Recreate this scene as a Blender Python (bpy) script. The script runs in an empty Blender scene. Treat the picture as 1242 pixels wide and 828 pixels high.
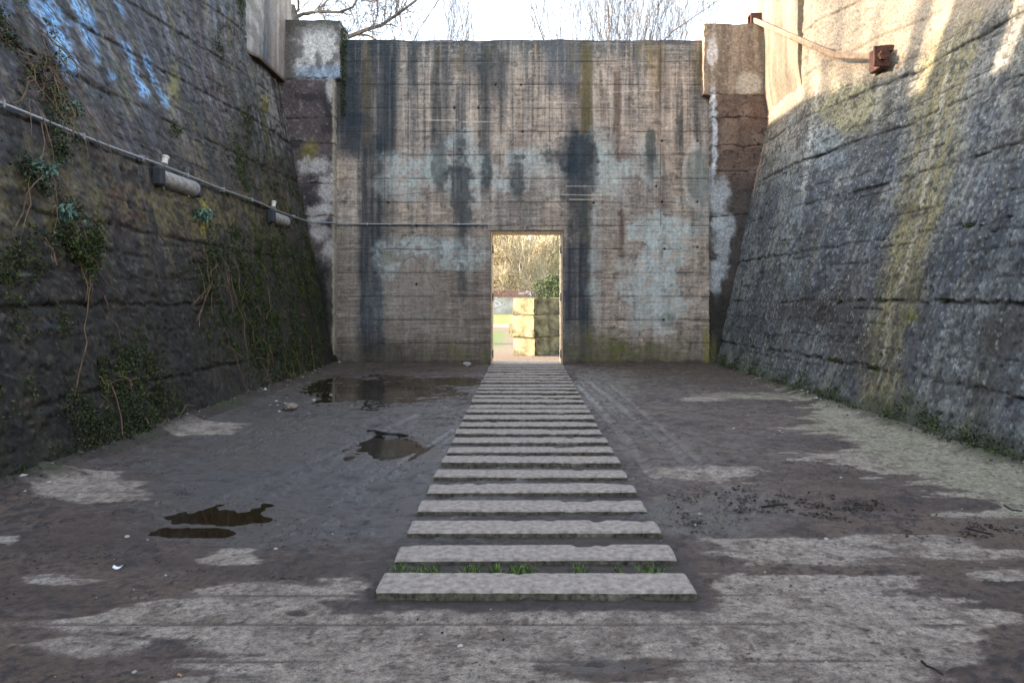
import bpy, math, random
import numpy as np
from mathutils import Vector

random.seed(7)
RNG = np.random.default_rng(11)
SC = bpy.context.scene
COL = SC.collection

# ------------------------------------------------------------------ camera
EYE = 1.45
F, CX, CY = 900.0, 628.0, 362.0          # focal length and principal point in photograph pixels
cam_data = bpy.data.cameras.new('camera')
cam = bpy.data.objects.new('camera', cam_data)
COL.objects.link(cam)
cam.location = (0, 0, EYE)
cam.rotation_euler = (math.radians(90), 0, 0)
cam_data.sensor_width = 36
cam_data.lens = F / 1242 * 36
cam_data.shift_x = -(CX - 621) / 1242
cam_data.shift_y = -(414 - CY) / 1242
cam_data.clip_start = 0.05
cam_data.clip_end = 2000
SC.camera = cam

# ------------------------------------------------------------------ world, sun, exposure
SUN_EL = math.radians(20)
SUN_DIR = Vector((math.cos(SUN_EL), -0.05 * math.cos(SUN_EL), -math.sin(SUN_EL))).normalized()
world = bpy.data.worlds.new('World')
SC.world = world
world.use_nodes = True
wn = world.node_tree
sky = wn.nodes.new('ShaderNodeTexSky')
sky.sky_type = 'NISHITA'
sky.sun_disc = False
sky.sun_elevation = SUN_EL
sky.sun_rotation = math.radians(-87)
sky.dust_density = 2.0
sky.ozone_density = 1.0
bg = wn.nodes['Background']
bg.inputs['Strength'].default_value = 0.15
hs = wn.nodes.new('ShaderNodeHueSaturation')
hs.inputs['Saturation'].default_value = 0.6
wn.links.new(sky.outputs[0], hs.inputs['Color'])
wn.links.new(hs.outputs[0], bg.inputs[0])

sun_data = bpy.data.lights.new('sun', 'SUN')
sun_data.energy = 2.7
sun_data.angle = math.radians(0.6)
sun_data.color = (1.0, 0.82, 0.64)
sun = bpy.data.objects.new('sun', sun_data)
COL.objects.link(sun)
sun.rotation_euler = SUN_DIR.to_track_quat('-Z', 'Y').to_euler()
sun.location = (-20, 10, 30)

SC.view_settings.view_transform = 'Standard'
SC.view_settings.look = 'None'
SC.view_settings.exposure = 2.75
SC.view_settings.gamma = 1
SC.cycles.max_bounces = 6

# ------------------------------------------------------------------ numeric helpers
TAB = np.random.default_rng(3).random((512, 512)).astype(np.float32)

def vnoise(x, y, seed=0):
    x = np.asarray(x, dtype=np.float64) + seed * 37.17
    y = np.asarray(y, dtype=np.float64) + seed * 19.73
    xi = np.floor(x).astype(np.int64); yi = np.floor(y).astype(np.int64)
    fx = x - xi; fy = y - yi
    fx = fx * fx * (3 - 2 * fx); fy = fy * fy * (3 - 2 * fy)
    x0 = xi & 511; x1 = (xi + 1) & 511; y0 = yi & 511; y1 = (yi + 1) & 511
    a = TAB[x0, y0]; b = TAB[x1, y0]; c = TAB[x0, y1]; d = TAB[x1, y1]
    return (a * (1 - fx) + b * fx) * (1 - fy) + (c * (1 - fx) + d * fx) * fy

def fbm(x, y, octs=4, seed=0, gain=0.5):
    x = np.asarray(x, dtype=np.float64); y = np.asarray(y, dtype=np.float64)
    t = 0; a = 1.0; s = 0
    for o in range(octs):
        t = t + a * vnoise(x, y, seed + o * 5 + 1)
        s += a; a *= gain
        x, y = (x * 1.86 + y * 0.83), (y * 1.86 - x * 0.83)
    return t / s

def sst(a, b, x):
    t = np.clip((x - a) / (b - a), 0, 1)
    return t * t * (3 - 2 * t)

def lin(r, g, b):
    def f(c):
        c /= 255.0
        return c / 12.92 if c <= 0.04045 else ((c + 0.055) / 1.055) ** 2.4
    return np.array([f(r), f(g), f(b)])

def mixc(c, col, m):
    c += (np.asarray(col) - c) * np.clip(m, 0, 1)[..., None]

def blob(U, V, cx, cy, rx, ry, N, soft=0.35, wob=0.8):
    d = np.sqrt(((U - cx) / rx) ** 2 + ((V - cy) / ry) ** 2) + wob * (N - 0.5)
    return 1 - sst(1 - soft, 1 + soft, d)

def rect(U, V, u0, u1, v0, v1, N=0, su=3.0, sv=10.0, wob=6.0):
    un = U + wob * (N - 0.5)
    vn = V + wob * 3 * (N - 0.5)
    return sst(u0 - su, u0 + su, un) * (1 - sst(u1 - su, u1 + su, un)) * sst(v0 - sv, v0 + sv, vn) * (1 - sst(v1 - sv, v1 + sv, vn))

def xL(z, Y):
    s = 0.2 + 0.22 * np.clip((13.5 - Y) / 4.5, 0, 1)
    s2 = 0.03 + (s - 0.03) * np.clip((13.3 - Y) / 3.0, 0, 1)
    return -(3.95 + 0.2 * np.minimum(z, 3.1) + s * np.clip(z - 3.1, 0, 2.9) + s2 * np.maximum(z - 6.0, 0))

def xR(z, Y):
    a = 0.21 + 0.13 * np.clip((13.6 - Y) / 2.6, 0, 1)
    a2 = 0.03 + (a - 0.03) * np.clip((13.4 - Y) / 3.0, 0, 1)
    return 4.3 + a * np.minimum(z, 5.2) + a2 * np.maximum(z - 5.2, 0)

def on_left(px, py):
    """world point of the left wall seen at a photograph pixel"""
    k = (CX - px) / F; m = (CY - py) / F
    Y = 8.0
    for _ in range(40):
        z = EYE + m * Y
        Y = 0.5 * Y + 0.5 * float(-xL(z, Y)) / k
    return float(xL(EYE + m * Y, Y)), Y, EYE + m * Y

def on_right(px, py):
    k = (px - CX) / F; m = (CY - py) / F
    Y = 8.0
    for _ in range(40):
        z = EYE + m * Y
        Y = 0.5 * Y + 0.5 * float(xR(z, Y)) / k
    return float(xR(EYE + m * Y, Y)), Y, EYE + m * Y

def on_floor(px, py, z=0.0):
    Y = F * (EYE - z) / (py - CY)
    return (px - CX) / F * Y, Y

def link(o, parent=None):
    COL.objects.link(o)
    if parent is not None:
        o.parent = parent
    return o

def tag(o, label=None, cat=None, group=None, kind=None):
    if label: o['label'] = label
    if cat: o['category'] = cat
    if group: o['group'] = group
    if kind: o['kind'] = kind
    return o

def empty(name, loc=(0, 0, 0)):
    o = bpy.data.objects.new(name, None)
    o.location = loc
    o.empty_display_size = 0.1
    return link(o)

def rich(C, sat=1.35, con=1.12):
    l = (C * np.array([.25, .6, .15])).sum(-1, keepdims=True)
    C = np.clip(l + (C - l) * sat, .002, 1)
    m = np.exp(np.mean(np.log(np.maximum(l, .004))))
    return np.clip(C * (np.maximum(l, .004) / m) ** (con - 1), .002, .9)

def mesh_np(name, verts, faces_list, mat, parent=None, col=None, smooth=True, loc=None):
    """faces_list: list of int arrays (n,k). col: (nverts,4) -> attribute Col"""
    me = bpy.data.meshes.new(name)
    verts = np.asarray(verts, dtype=np.float32)
    me.vertices.add(len(verts))
    me.vertices.foreach_set('co', verts.ravel())
    loops = []; starts = []; tot = 0
    for f in faces_list:
        f = np.asarray(f, dtype=np.int32)
        if len(f) == 0: continue
        n, k = f.shape
        loops.append(f.ravel()); starts.append(tot + np.arange(n, dtype=np.int32) * k); tot += n * k
    loops = np.concatenate(loops); starts = np.concatenate(starts)
    me.loops.add(len(loops)); me.loops.foreach_set('vertex_index', loops)
    me.polygons.add(len(starts)); me.polygons.foreach_set('loop_start', starts)
    me.polygons.foreach_set('use_smooth', np.full(len(starts), smooth))
    me.update(calc_edges=True)
    me.validate()
    if col is not None:
        a = me.attributes.new('Col', 'FLOAT_COLOR', 'POINT')
        a.data.foreach_set('color', np.asarray(col, dtype=np.float32).ravel())
    me.materials.append(mat)
    o = bpy.data.objects.new(name, me)
    if loc is not None: o.location = loc
    return link(o, parent)

def grid_quads(ny, nx, keep=None, flip=False):
    i = np.arange(ny * nx).reshape(ny, nx)
    q = np.stack([i[:-1, :-1], i[:-1, 1:], i[1:, 1:], i[1:, :-1]], -1)
    if flip: q = q[..., ::-1]
    if keep is not None: q = q[keep]
    return q.reshape(-1, 4)

def skirt(verts, quads, offset, col):
    """walls running back from every border edge of a sheet, so the sheet is the face of a solid body"""
    e = np.concatenate([quads[:, [0, 1]], quads[:, [1, 2]], quads[:, [2, 3]], quads[:, [3, 0]]])
    key = np.sort(e, 1)
    k = key[:, 0].astype(np.int64) * (len(verts) + 1) + key[:, 1]
    _, idx, cnt = np.unique(k, return_index=True, return_counts=True)
    be = e[idx[cnt == 1]]
    used = np.unique(be)
    mp = np.full(len(verts), -1); mp[used] = len(verts) * 1 + np.arange(len(used)) * 2
    a = verts[used]
    nv = np.empty((len(used) * 2, 3)); nv[0::2] = a; nv[1::2] = a + np.asarray(offset)
    ncol = np.repeat(col[used], 2, axis=0)
    q = np.stack([mp[be[:, 1]], mp[be[:, 0]], mp[be[:, 0]] + 1, mp[be[:, 1]] + 1], -1)
    return np.concatenate([verts, nv]), np.concatenate([quads, q]), np.concatenate([col, ncol])

class MB:
    """collects simple shapes into one mesh"""
    def __init__(s): s.v = []; s.f = []
    def add(s, vs, fs):
        b = len(s.v); s.v += [tuple(v) for v in vs]; s.f += [tuple(b + i for i in f) for f in fs]
    def box(s, x0, x1, y0, y1, z0, z1, bev=0.0, jit=0.0, rot=0.0, c=None):
        b = bev
        def J(): return random.uniform(-jit, jit)
        vs = []; rings = [(z0, b), (z0 + b, 0), (z1 - b, 0), (z1, b)] if b > 0 else [(z0, 0), (z1, 0)]
        k = 0
        for (z, ins) in rings:
            if b > 0:
                pts = [(x0 + ins + b, y0 + ins), (x1 - ins - b, y0 + ins), (x1 - ins, y0 + ins + b), (x1 - ins, y1 - ins - b),
                       (x1 - ins - b, y1 - ins), (x0 + ins + b, y1 - ins), (x0 + ins, y1 - ins - b), (x0 + ins, y0 + ins + b)]
            else:
                pts = [(x0, y0), (x1, y0), (x1, y1), (x0, y1)]
            k = len(pts)
            vs += [(p[0] + J(), p[1] + J(), z + J()) for p in pts]
        fs = [tuple(reversed(range(k)))]
        n = len(rings)
        for r in range(n - 1):
            for i in range(k):
                j = (i + 1) % k
                fs.append((r * k + i, r * k + j, (r + 1) * k + j, (r + 1) * k + i))
        fs.append(tuple((n - 1) * k + i for i in range(k)))
        if rot:
            cx, cy = c if c else ((x0 + x1) / 2, (y0 + y1) / 2)
            ca, sa = math.cos(rot), math.sin(rot)
            vs = [(cx + (v[0] - cx) * ca - (v[1] - cy) * sa, cy + (v[0] - cx) * sa + (v[1] - cy) * ca, v[2]) for v in vs]
        s.add(vs, fs); return s
    def tube(s, pts, rad, n=8, cap=True):
        pts = [Vector(p) for p in pts]
        if not isinstance(rad, (list, tuple)): rad = [rad] * len(pts)
        ref = Vector((0.13, 0.31, 0.94)).normalized()
        vs = []
        for i, p in enumerate(pts):
            d = (pts[min(i + 1, len(pts) - 1)] - pts[max(i - 1, 0)]).normalized()
            a = d.cross(ref)
            if a.length < 0.1: a = d.cross(Vector((1, 0, 0)))
            a.normalize(); b = d.cross(a)
            for k in range(n):
                t = 2 * math.pi * k / n
                vs.append(p + (a * math.cos(t) + b * math.sin(t)) * rad[i])
        fs = []
        for i in range(len(pts) - 1):
            for k in range(n):
                j = (k + 1) % n
                fs.append((i * n + k, i * n + j, (i + 1) * n + j, (i + 1) * n + k))
        if cap:
            fs.append(tuple(range(n))); fs.append(tuple(reversed(range((len(pts) - 1) * n, len(pts) * n))))
        s.add(vs, fs); return s
    def build(s, name, mat, parent=None, smooth=False, loc=None):
        me = bpy.data.meshes.new(name)
        me.from_pydata(s.v, [], s.f)
        me.update()
        if smooth:
            me.polygons.foreach_set('use_smooth', [True] * len(me.polygons))
        me.materials.append(mat)
        import bmesh
        bm = bmesh.new(); bm.from_mesh(me); bmesh.ops.recalc_face_normals(bm, faces=bm.faces); bm.to_mesh(me); bm.free()
        o = bpy.data.objects.new(name, me)
        if loc is not None: o.location = loc
        return link(o, parent)

# ------------------------------------------------------------------ materials
def newmat(name):
    m = bpy.data.materials.new(name); m.use_nodes = True
    nt = m.node_tree
    return m, nt, nt.nodes['Principled BSDF']

def N(nt, typ, **kw):
    n = nt.nodes.new(typ)
    for k, v in kw.items():
        if k.startswith('i_'): n.inputs[k[2:].replace('_', ' ')].default_value = v
        else: setattr(n, k, v)
    return n

def attr_mat(name, bump=0.5, dist=0.01, scales=(18, 60, 160), var=0.35, pits=0.5, spec=0.5, streak=None, pit_scale=14):
    """colour and roughness from the mesh's own stain map, fine grain and pits added by noise"""
    m, nt, bs = newmat(name)
    L = nt.links.new
    at = N(nt, 'ShaderNodeAttribute', attribute_name='Col')
    tc = N(nt, 'ShaderNodeTexCoord')
    src = tc.outputs['Object']
    n1 = N(nt, 'ShaderNodeTexNoise', i_Scale=scales[0], i_Detail=6.0, i_Roughness=0.65); L(src, n1.inputs['Vector'])
    n2 = N(nt, 'ShaderNodeTexNoise', i_Scale=scales[1], i_Detail=4.0, i_Roughness=0.7); L(src, n2.inputs['Vector'])
    mp = N(nt, 'ShaderNodeMapping'); L(src, mp.inputs['Vector'])
    mp.inputs['Scale'].default_value = streak if streak else (1, 1, 1)
    n3 = N(nt, 'ShaderNodeTexNoise', i_Scale=scales[2] if not streak else 9.0, i_Detail=5.0, i_Roughness=0.7); L(mp.outputs[0], n3.inputs['Vector'])
    ad = N(nt, 'ShaderNodeMath', operation='ADD'); L(n1.outputs['Fac'], ad.inputs[0]); L(n2.outputs['Fac'], ad.inputs[1])
    ad2 = N(nt, 'ShaderNodeMath', operation='ADD'); L(ad.outputs[0], ad2.inputs[0]); L(n3.outputs['Fac'], ad2.inputs[1])
    mr = N(nt, 'ShaderNodeMapRange'); L(ad2.outputs[0], mr.inputs['Value'])
    mr.inputs['From Min'].default_value = 1.05; mr.inputs['From Max'].default_value = 1.95
    mr.inputs['To Min'].default_value = 1 - var * 1.3; mr.inputs['To Max'].default_value = 1 + var * 1.3
    # pits
    vo = N(nt, 'ShaderNodeTexVoronoi', i_Scale=pit_scale); L(src, vo.inputs['Vector'])
    nz = N(nt, 'ShaderNodeTexNoise', i_Scale=2.3, i_Detail=3.0); L(src, nz.inputs['Vector'])
    th = N(nt, 'ShaderNodeMapRange'); L(nz.outputs['Fac'], th.inputs['Value'])
    th.inputs['From Min'].default_value = 0.42; th.inputs['From Max'].default_value = 0.7
    th.inputs['To Min'].default_value = 0.0; th.inputs['To Max'].default_value = 0.24
    lt = N(nt, 'ShaderNodeMath', operation='LESS_THAN'); L(vo.outputs['Distance'], lt.inputs[0]); L(th.outputs[0], lt.inputs[1])
    pm = N(nt, 'ShaderNodeMath', operation='MULTIPLY_ADD'); L(lt.outputs[0], pm.inputs[0]); pm.inputs[1].default_value = -pits; pm.inputs[2].default_value = 1.0
    mm = N(nt, 'ShaderNodeMath', operation='MULTIPLY'); L(mr.outputs[0], mm.inputs[0]); L(pm.outputs[0], mm.inputs[1])
    vm = N(nt, 'ShaderNodeVectorMath', operation='SCALE'); L(at.outputs['Color'], vm.inputs[0]); L(mm.outputs[0], vm.inputs['Scale'])
    L(vm.outputs[0], bs.inputs['Base Color'])
    L(at.outputs['Alpha'], bs.inputs['Roughness'])
    bs.inputs['Specular IOR Level'].default_value = spec
    hh = N(nt, 'ShaderNodeMath', operation='MULTIPLY_ADD'); L(lt.outputs[0], hh.inputs[0]); hh.inputs[1].default_value = -pits; L(ad.outputs[0], hh.inputs[2])
    bp = N(nt, 'ShaderNodeBump'); bp.inputs['Strength'].default_value = bump; bp.inputs['Distance'].default_value = dist
    L(hh.outputs[0], bp.inputs['Height']); L(bp.outputs[0], bs.inputs['Normal'])
    return m

def flat_mat(name, rgb, rough=0.7, var=0.3, scale=12, bump=0.2, metal=0.0, dist=0.004, rgb2=None, island=False):
    m, nt, bs = newmat(name)
    L = nt.links.new
    tc = N(nt, 'ShaderNodeTexCoord')
    n1 = N(nt, 'ShaderNodeTexNoise', i_Scale=scale, i_Detail=7.0, i_Roughness=0.65); L(tc.outputs['Object'], n1.inputs['Vector'])
    cr = N(nt, 'ShaderNodeValToRGB')
    a = np.array(rgb); b = np.array(rgb2) if rgb2 is not None else a
    cr.color_ramp.elements[0].position = 0.33; cr.color_ramp.elements[1].position = 0.67
    cr.color_ramp.elements[0].color = (*(a * (1 - var)), 1)
    cr.color_ramp.elements[1].color = (*(b * (1 + var)), 1)
    if island:
        g = N(nt, 'ShaderNodeNewGeometry')
        mx = N(nt, 'ShaderNodeMath', operation='MULTIPLY_ADD'); L(g.outputs['Random Per Island'], mx.inputs[0]); mx.inputs[1].default_value = 0.9; mx.inputs[2].default_value = 0.05
        L(mx.outputs[0], cr.inputs[0])
    else:
        L(n1.outputs['Fac'], cr.inputs[0])
    L(cr.outputs[0], bs.inputs['Base Color'])
    bs.inputs['Roughness'].default_value = rough
    bs.inputs['Metallic'].default_value = metal
    if bump:
        bp = N(nt, 'ShaderNodeBump'); bp.inputs['Strength'].default_value = bump; bp.inputs['Distance'].default_value = dist
        L(n1.outputs['Fac'], bp.inputs['Height']); L(bp.outputs[0], bs.inputs['Normal'])
    return m

M_back = attr_mat('board_marked_concrete', bump=0.7, dist=0.008, scales=(14, 60, 9), var=0.42, pits=0.55, streak=(1, 1, 0.10), pit_scale=17, spec=0.3)
M_side = attr_mat('rough_old_concrete', bump=0.9, dist=0.011, scales=(24, 70, 150), var=0.75, pits=0.7, spec=0.5, pit_scale=19)
M_ground = attr_mat('muddy_concrete_floor', bump=1.0, dist=0.022, scales=(26, 90, 240), var=0.85, pits=0.7, spec=1.0, pit_scale=34)
nt = M_ground.node_tree; bs = nt.nodes['Principled BSDF']
at = [n for n in nt.nodes if n.type == 'ATTRIBUTE'][0]
mr = N(nt, 'ShaderNodeMapRange'); nt.links.new(at.outputs['Alpha'], mr.inputs['Value'])
mr.inputs['From Min'].default_value = .62; mr.inputs['From Max'].default_value = .45; mr.inputs['To Max'].default_value = .9
nt.links.new(mr.outputs[0], bs.inputs['Coat Weight']); bs.inputs['Coat Roughness'].default_value = .36; bs.inputs['Coat IOR'].default_value = 1.9
nt.links.new([n for n in nt.nodes if n.type == 'BUMP'][0].outputs[0], bs.inputs['Coat Normal'])
M_slab = flat_mat('slab_concrete', lin(142, 130, 120), 0.85, 0.30, 22, 0.6, rgb2=lin(158, 147, 136))
M_slabside = flat_mat('slab_dirty_edge', lin(44, 39, 31), 0.9, 0.6, 26, 0.7, rgb2=lin(92, 86, 72))
M_conduit = flat_mat('galvanised_conduit', lin(150, 152, 152), 0.45, 0.25, 30, 0.1, metal=0.4)
M_lampbody = flat_mat('dark_lamp_housing', lin(45, 46, 50), 0.6, 0.3, 20, 0.1)
M_lampcover = flat_mat('cloudy_lamp_cover', lin(128, 125, 120), 0.35, 0.35, 14, 0.05, rgb2=lin(158, 154, 148))
M_lampknob = flat_mat('pale_plastic', lin(205, 200, 185), 0.5, 0.15, 20, 0.05)
M_rust = flat_mat('rusty_steel', lin(62, 40, 34), 0.85, 0.45, 26, 0.5, metal=0.2, rgb2=lin(94, 62, 50))
M_bar = flat_mat('weathered_rust_bar', lin(112, 90, 70), 0.7, 0.3, 10, 0.3, rgb2=lin(140, 116, 90))
M_doorframe = flat_mat('door_frame_paint', lin(176, 150, 118), 0.6, 0.25, 14, 0.2, rgb2=lin(198, 178, 150))
M_hinge = flat_mat('dark_hinge_steel', lin(60, 52, 46), 0.6, 0.3, 30, 0.2, metal=0.5)
M_block = flat_mat('yellow_sandstone', lin(74, 70, 42), 0.9, 0.6, 2.6, 0.8, dist=0.04, rgb2=lin(134, 126, 94))
M_leafdark = flat_mat('moss_leaf', (0.012, 0.020, 0.006), 0.8, 0.6, 5, 0, rgb2=(0.050, 0.066, 0.012), island=True)
M_ivy = flat_mat('wall_plant_leaf', (0.006, 0.010, 0.004), 0.7, 0.7, 5, 0, rgb2=(0.034, 0.048, 0.010), island=True)
M_fern = flat_mat('blue_green_leaf', (0.045, 0.105, 0.075), 0.6, 0.4, 5, 0, rgb2=(0.10, 0.17, 0.12), island=True)
M_grassblade = flat_mat('grass_blade', (0.06, 0.13, 0.02), 0.7, 0.5, 5, 0, rgb2=(0.13, 0.2, 0.04), island=True)
M_stem = flat_mat('dry_stem', lin(96, 72, 52), 0.85, 0.3, 20, 0.1, rgb2=lin(122, 96, 70))
M_debris = flat_mat('rotten_leaf_litter', (0.018, 0.013, 0.010), 0.8, 0.5, 8, 0, rgb2=(0.06, 0.045, 0.032), island=True)
M_stone = flat_mat('pebble', lin(96, 90, 82), 0.85, 0.5, 8, 0.2, rgb2=lin(150, 145, 135), island=True)
M_bark = flat_mat('pale_bark', lin(150, 132, 104), 0.85, 0.3, 8, 0.3, rgb2=lin(190, 176, 146))
M_barkdark = flat_mat('grey_brown_bark', lin(70, 64, 58), 0.85, 0.3, 8, 0.3, rgb2=lin(96, 88, 80))
M_shrub = flat_mat('evergreen_leaf', (0.020, 0.036, 0.010), 0.6, 0.5, 5, 0, rgb2=(0.06, 0.085, 0.022), island=True)
M_scrub = flat_mat('tan_scrub', lin(66, 58, 44), 0.9, 0.4, 5, 0, rgb2=lin(112, 98, 76), island=True)
M_coping = flat_mat('red_brown_coping', lin(120, 84, 78), 0.85, 0.3, 4, 0.2, rgb2=lin(150, 112, 104))
M_farwall = flat_mat('grey_painted_wall', lin(150, 146, 142), 0.85, 0.2, 1.5, 0.2, rgb2=lin(176, 170, 164))
M_white = flat_mat('white_paint', lin(225, 225, 225), 0.7, 0.08, 10, 0)
M_paper = flat_mat('white_paper', (0.85, 0.87, 0.9), 0.6, 0.04, 10, 0)
M_cork = flat_mat('tan_filter', lin(190, 140, 95), 0.8, 0.2, 60, 0.1)
M_shadepanel = flat_mat('shade_panel_concrete', lin(120, 114, 108), 0.9, 0.35, 1.2, 0.4, rgb2=lin(160, 150, 140))

m, nt, bs = newmat('muddy_water')
bs.inputs['Base Color'].default_value = (0.022, 0.014, 0.007, 1)
bs.inputs['Roughness'].default_value = 0.03
bs.inputs['IOR'].default_value = 1.33
wz = N(nt, 'ShaderNodeTexNoise', i_Scale=6.0, i_Detail=2.0)
wb = N(nt, 'ShaderNodeBump'); wb.inputs['Strength'].default_value = 0.04; wb.inputs['Distance'].default_value = 0.01
nt.links.new(wz.outputs['Fac'], wb.inputs['Height']); nt.links.new(wb.outputs[0], bs.inputs['Normal'])
M_water = m

# ------------------------------------------------------------------ ground inside the pit
YR = np.concatenate([np.linspace(-14, 1.0, 16), 1.0 * (16.9 / 1.0) ** (np.arange(1, 820) / 819.0)])
XR = np.linspace(-5.0, 5.6, 720)
GX, GY = np.meshgrid(XR, YR)
with np.errstate(divide='ignore'):
    Yc = np.maximum(GY, 1.2)
U = CX + GX / Yc * F                      # where the stain stood in the photograph, used to size the stains
V = CY + EYE / Yc * F
n_lo = fbm(GX * 0.9, GY * 2.4, 5, 1)
n_md = fbm(GX * 3.0, GY * 9.0, 5, 2)
n_hi = fbm(GX * 14, GY * 22, 4, 3)
n_iso = fbm(GX * 9, GY * 9, 4, 4)
NN = np.clip(0.5 + (n_lo - 0.5) * 1.0 + (n_md - 0.5) * 1.0 + (n_hi - 0.5) * 0.35, 0, 1)
dry = np.zeros_like(GX)
for (cx, cy, rx, ry, w) in [
    (720, 782, 540, 66, 1), (640, 805, 440, 34, 1), (900, 715, 260, 22, .95), (960, 735, 210, 48, 1), (330, 765, 220, 38, 1), (330, 722, 90, 22, .9), (275, 678, 45, 10, 1),
    (420, 716, 60, 20, .8), (1080, 790, 130, 50, .9), (855, 574, 75, 9, 1), (960, 666, 115, 13, 1), (1110, 660, 70, 8, .9),
    (1215, 697, 45, 12, 1), (1180, 672, 90, 5, .8), (105, 585, 60, 14, .9), (130, 603, 50, 8, .8), (225, 520, 62, 9, .9), (5, 655, 22, 10, .9),
    (75, 706, 52, 5, .9), (135, 785, 75, 17, 1), (850, 484, 30, 2.5, .9), (940, 482, 50, 3, .8), (915, 480, 60, 4, .6),
    (700, 745, 170, 12, .9), (1130, 755, 70, 5, .8), (60, 700, 40, 4, .6), (500, 462, 90, 2.0, .0), (985, 470, 40, 7, .8),
    (240, 805, 60, 10, .7), (1190, 745, 60, 4, .6)]:
    dry = np.maximum(dry, w * blob(U, V, cx, cy, rx, ry, NN, 0.22, 1.3))
edgeY = np.array([1.0, 4.0, 4.7, 5.2, 5.9, 6.6, 7.3, 8.2, 9.3, 10.2, 11.3, 12.6, 17])
edgeX = np.array([9.0, 4.6, 3.6, 3.1, 2.85, 3.0, 3.1, 3.25, 3.6, 3.95, 4.1, 4.4, 6])
ex = np.interp(GY, edgeY, edgeX) + (NN - 0.5) * 1.5
dry = np.maximum(dry, sst(-0.22, 0.22, GX - ex))
for (cx, cy, rx, ry) in [(720, 812, 90, 12), (590, 702, 0.1, 0.1), (1235, 790, 40, 30), (60, 815, 60, 20),
                         (1190, 715, 60, 8), (365, 745, 14, 5), (1000, 692, 170, 5), (480, 690, 20, 12)]:
    dry = dry * (1 - 0.85 * blob(U, V, cx, cy, rx, ry, NN, 0.3, 1.3))
# mud pulled round the slab row
pathc = 0.086 + 0.0079 * (GY - 3.55)
near_path = (1 - sst(0.80, 0.98, np.abs(GX - pathc) + (NN - .5) * .3)) * sst(3.38, 3.52, GY + (NN - .5) * .2)
dry = dry * (1 - near_path)
# broken edges
dry = sst(0.22, 0.80, dry + (n_hi - 0.5) * 0.75 + (fbm(GX * 45, GY * 60, 3, 19) - .5) * .5)
behind = 1 - sst(0.9, 1.6, GY)
dry = np.maximum(dry, behind * sst(.45, .55, fbm(GX * .5, GY * .5, 4, 9)))
wetL = blob(U, V, 430, 570, 260, 95, NN, 0.45, 0.7)
wetR = blob(U, V, 830, 520, 190, 90, NN, 0.6, 0.7) * .55
wetR = np.maximum(wetR, blob(U, V, 735, 470, 40, 30, NN, .5, .7))
wetR = np.maximum(wetR, blob(U, V, 860, 625, 110, 28, NN, .5, .7))
wet = np.maximum(wetL, wetR) * (1 - dry)
wet = np.maximum(wet, .9 * blob(U, V, 720, 808, 60, 9, NN, .4, .9))
pud = np.zeros_like(GX)
NP = np.clip(.5 + (fbm(GX * 2.6, GY * 2.6, 4, 23) - .5) * 1.6, 0, 1)
for (cx, cy, rx, ry) in [(262, 627, 72, 9.5), (232, 643, 50, 8), (473, 541, 36, 13), (462, 473, 100, 18), (395, 470, 40, 12), (540, 462, 50, 6),
                         (716, 806, 26, 3)]:
    pud = np.maximum(pud, blob(U, V, cx, cy, rx, ry, NP, 0.5, 0.75))
# relief
mud_r = (fbm(GX * 5, GY * 5, 5, 21) - 0.5) * 0.030 + (n_iso - 0.5) * 0.012 + (fbm(GX * 24, GY * 24, 3, 22) - .5) * .009
clod = sst(0.57, 0.70, fbm(GX * 16, GY * 16, 3, 31)) * sst(0.40, 0.58, fbm(GX * 2.2, GY * 2.2, 3, 33))
H = np.where(dry > 0, 0, 0) + (1 - dry) * (mud_r * (0.55 + .3 * wet) + clod * 0.014) + dry * (0.004 + (n_iso - 0.5) * 0.003)
H -= pud * 0.030
# wheel tracks pressed in the mud
def track(x0, y0, x1, y1, w):
    (ax, ay), (bx, by) = on_floor(x0, y0), on_floor(x1, y1)
    dx, dy = bx - ax, by - ay; L2 = dx * dx + dy * dy; Ln = math.sqrt(L2)
    t = ((GX - ax) * dx + (GY - ay) * dy) / L2
    d = ((GX - ax) * dy - (GY - ay) * dx) / Ln + (vnoise(t * 3, t * 0 + 1, 5) - 0.5) * 0.08
    m = sst(-0.02, 0.06, t) * (1 - sst(0.94, 1.02, t))
    lug = 0.5 + 0.5 * np.sin(t * Ln * 2 * math.pi / 0.11 + d * 18)
    return m * (np.exp(-(d / w) ** 2)), m * np.exp(-((np.abs(d) - w * 1.5) / (w * .5)) ** 2), lug
TR = np.zeros_like(GX); LUG = np.zeros_like(GX)
for (a, b, c, d, w) in [(712, 462, 850, 575, 0.05), (700, 466, 800, 585, 0.05), (735, 462, 905, 610, .04), (470, 525, 300, 625, 0.07), (520, 500, 200, 640, .05), (560, 520, 420, 600, .04)]:
    g_, r_, l_ = track(a, b, c, d, w)
    H += -g_ * (0.012 + 0.010 * l_) + r_ * 0.010 * (0.5 + l_ * 0.5)
    TR = np.maximum(TR, g_); LUG = np.maximum(LUG, g_ * l_)
# straight joints between the cast floor bays
for yj in (3.30, 2.965, 3.985, 3.62, 5.55, 2.70):
    jn = np.exp(-((GY - yj - 0.01 * (vnoise(GX * 2, GX * 0, 8) - .5)) / 0.010) ** 2) * sst(0.35, 0.6, fbm(GX * 1.1, GX * 0 + yj, 3, 12))
    H -= jn * 0.006 * dry
    dry_j = jn
    dry = dry * (1 - 0.75 * jn)
H += near_path * 0.006
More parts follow.
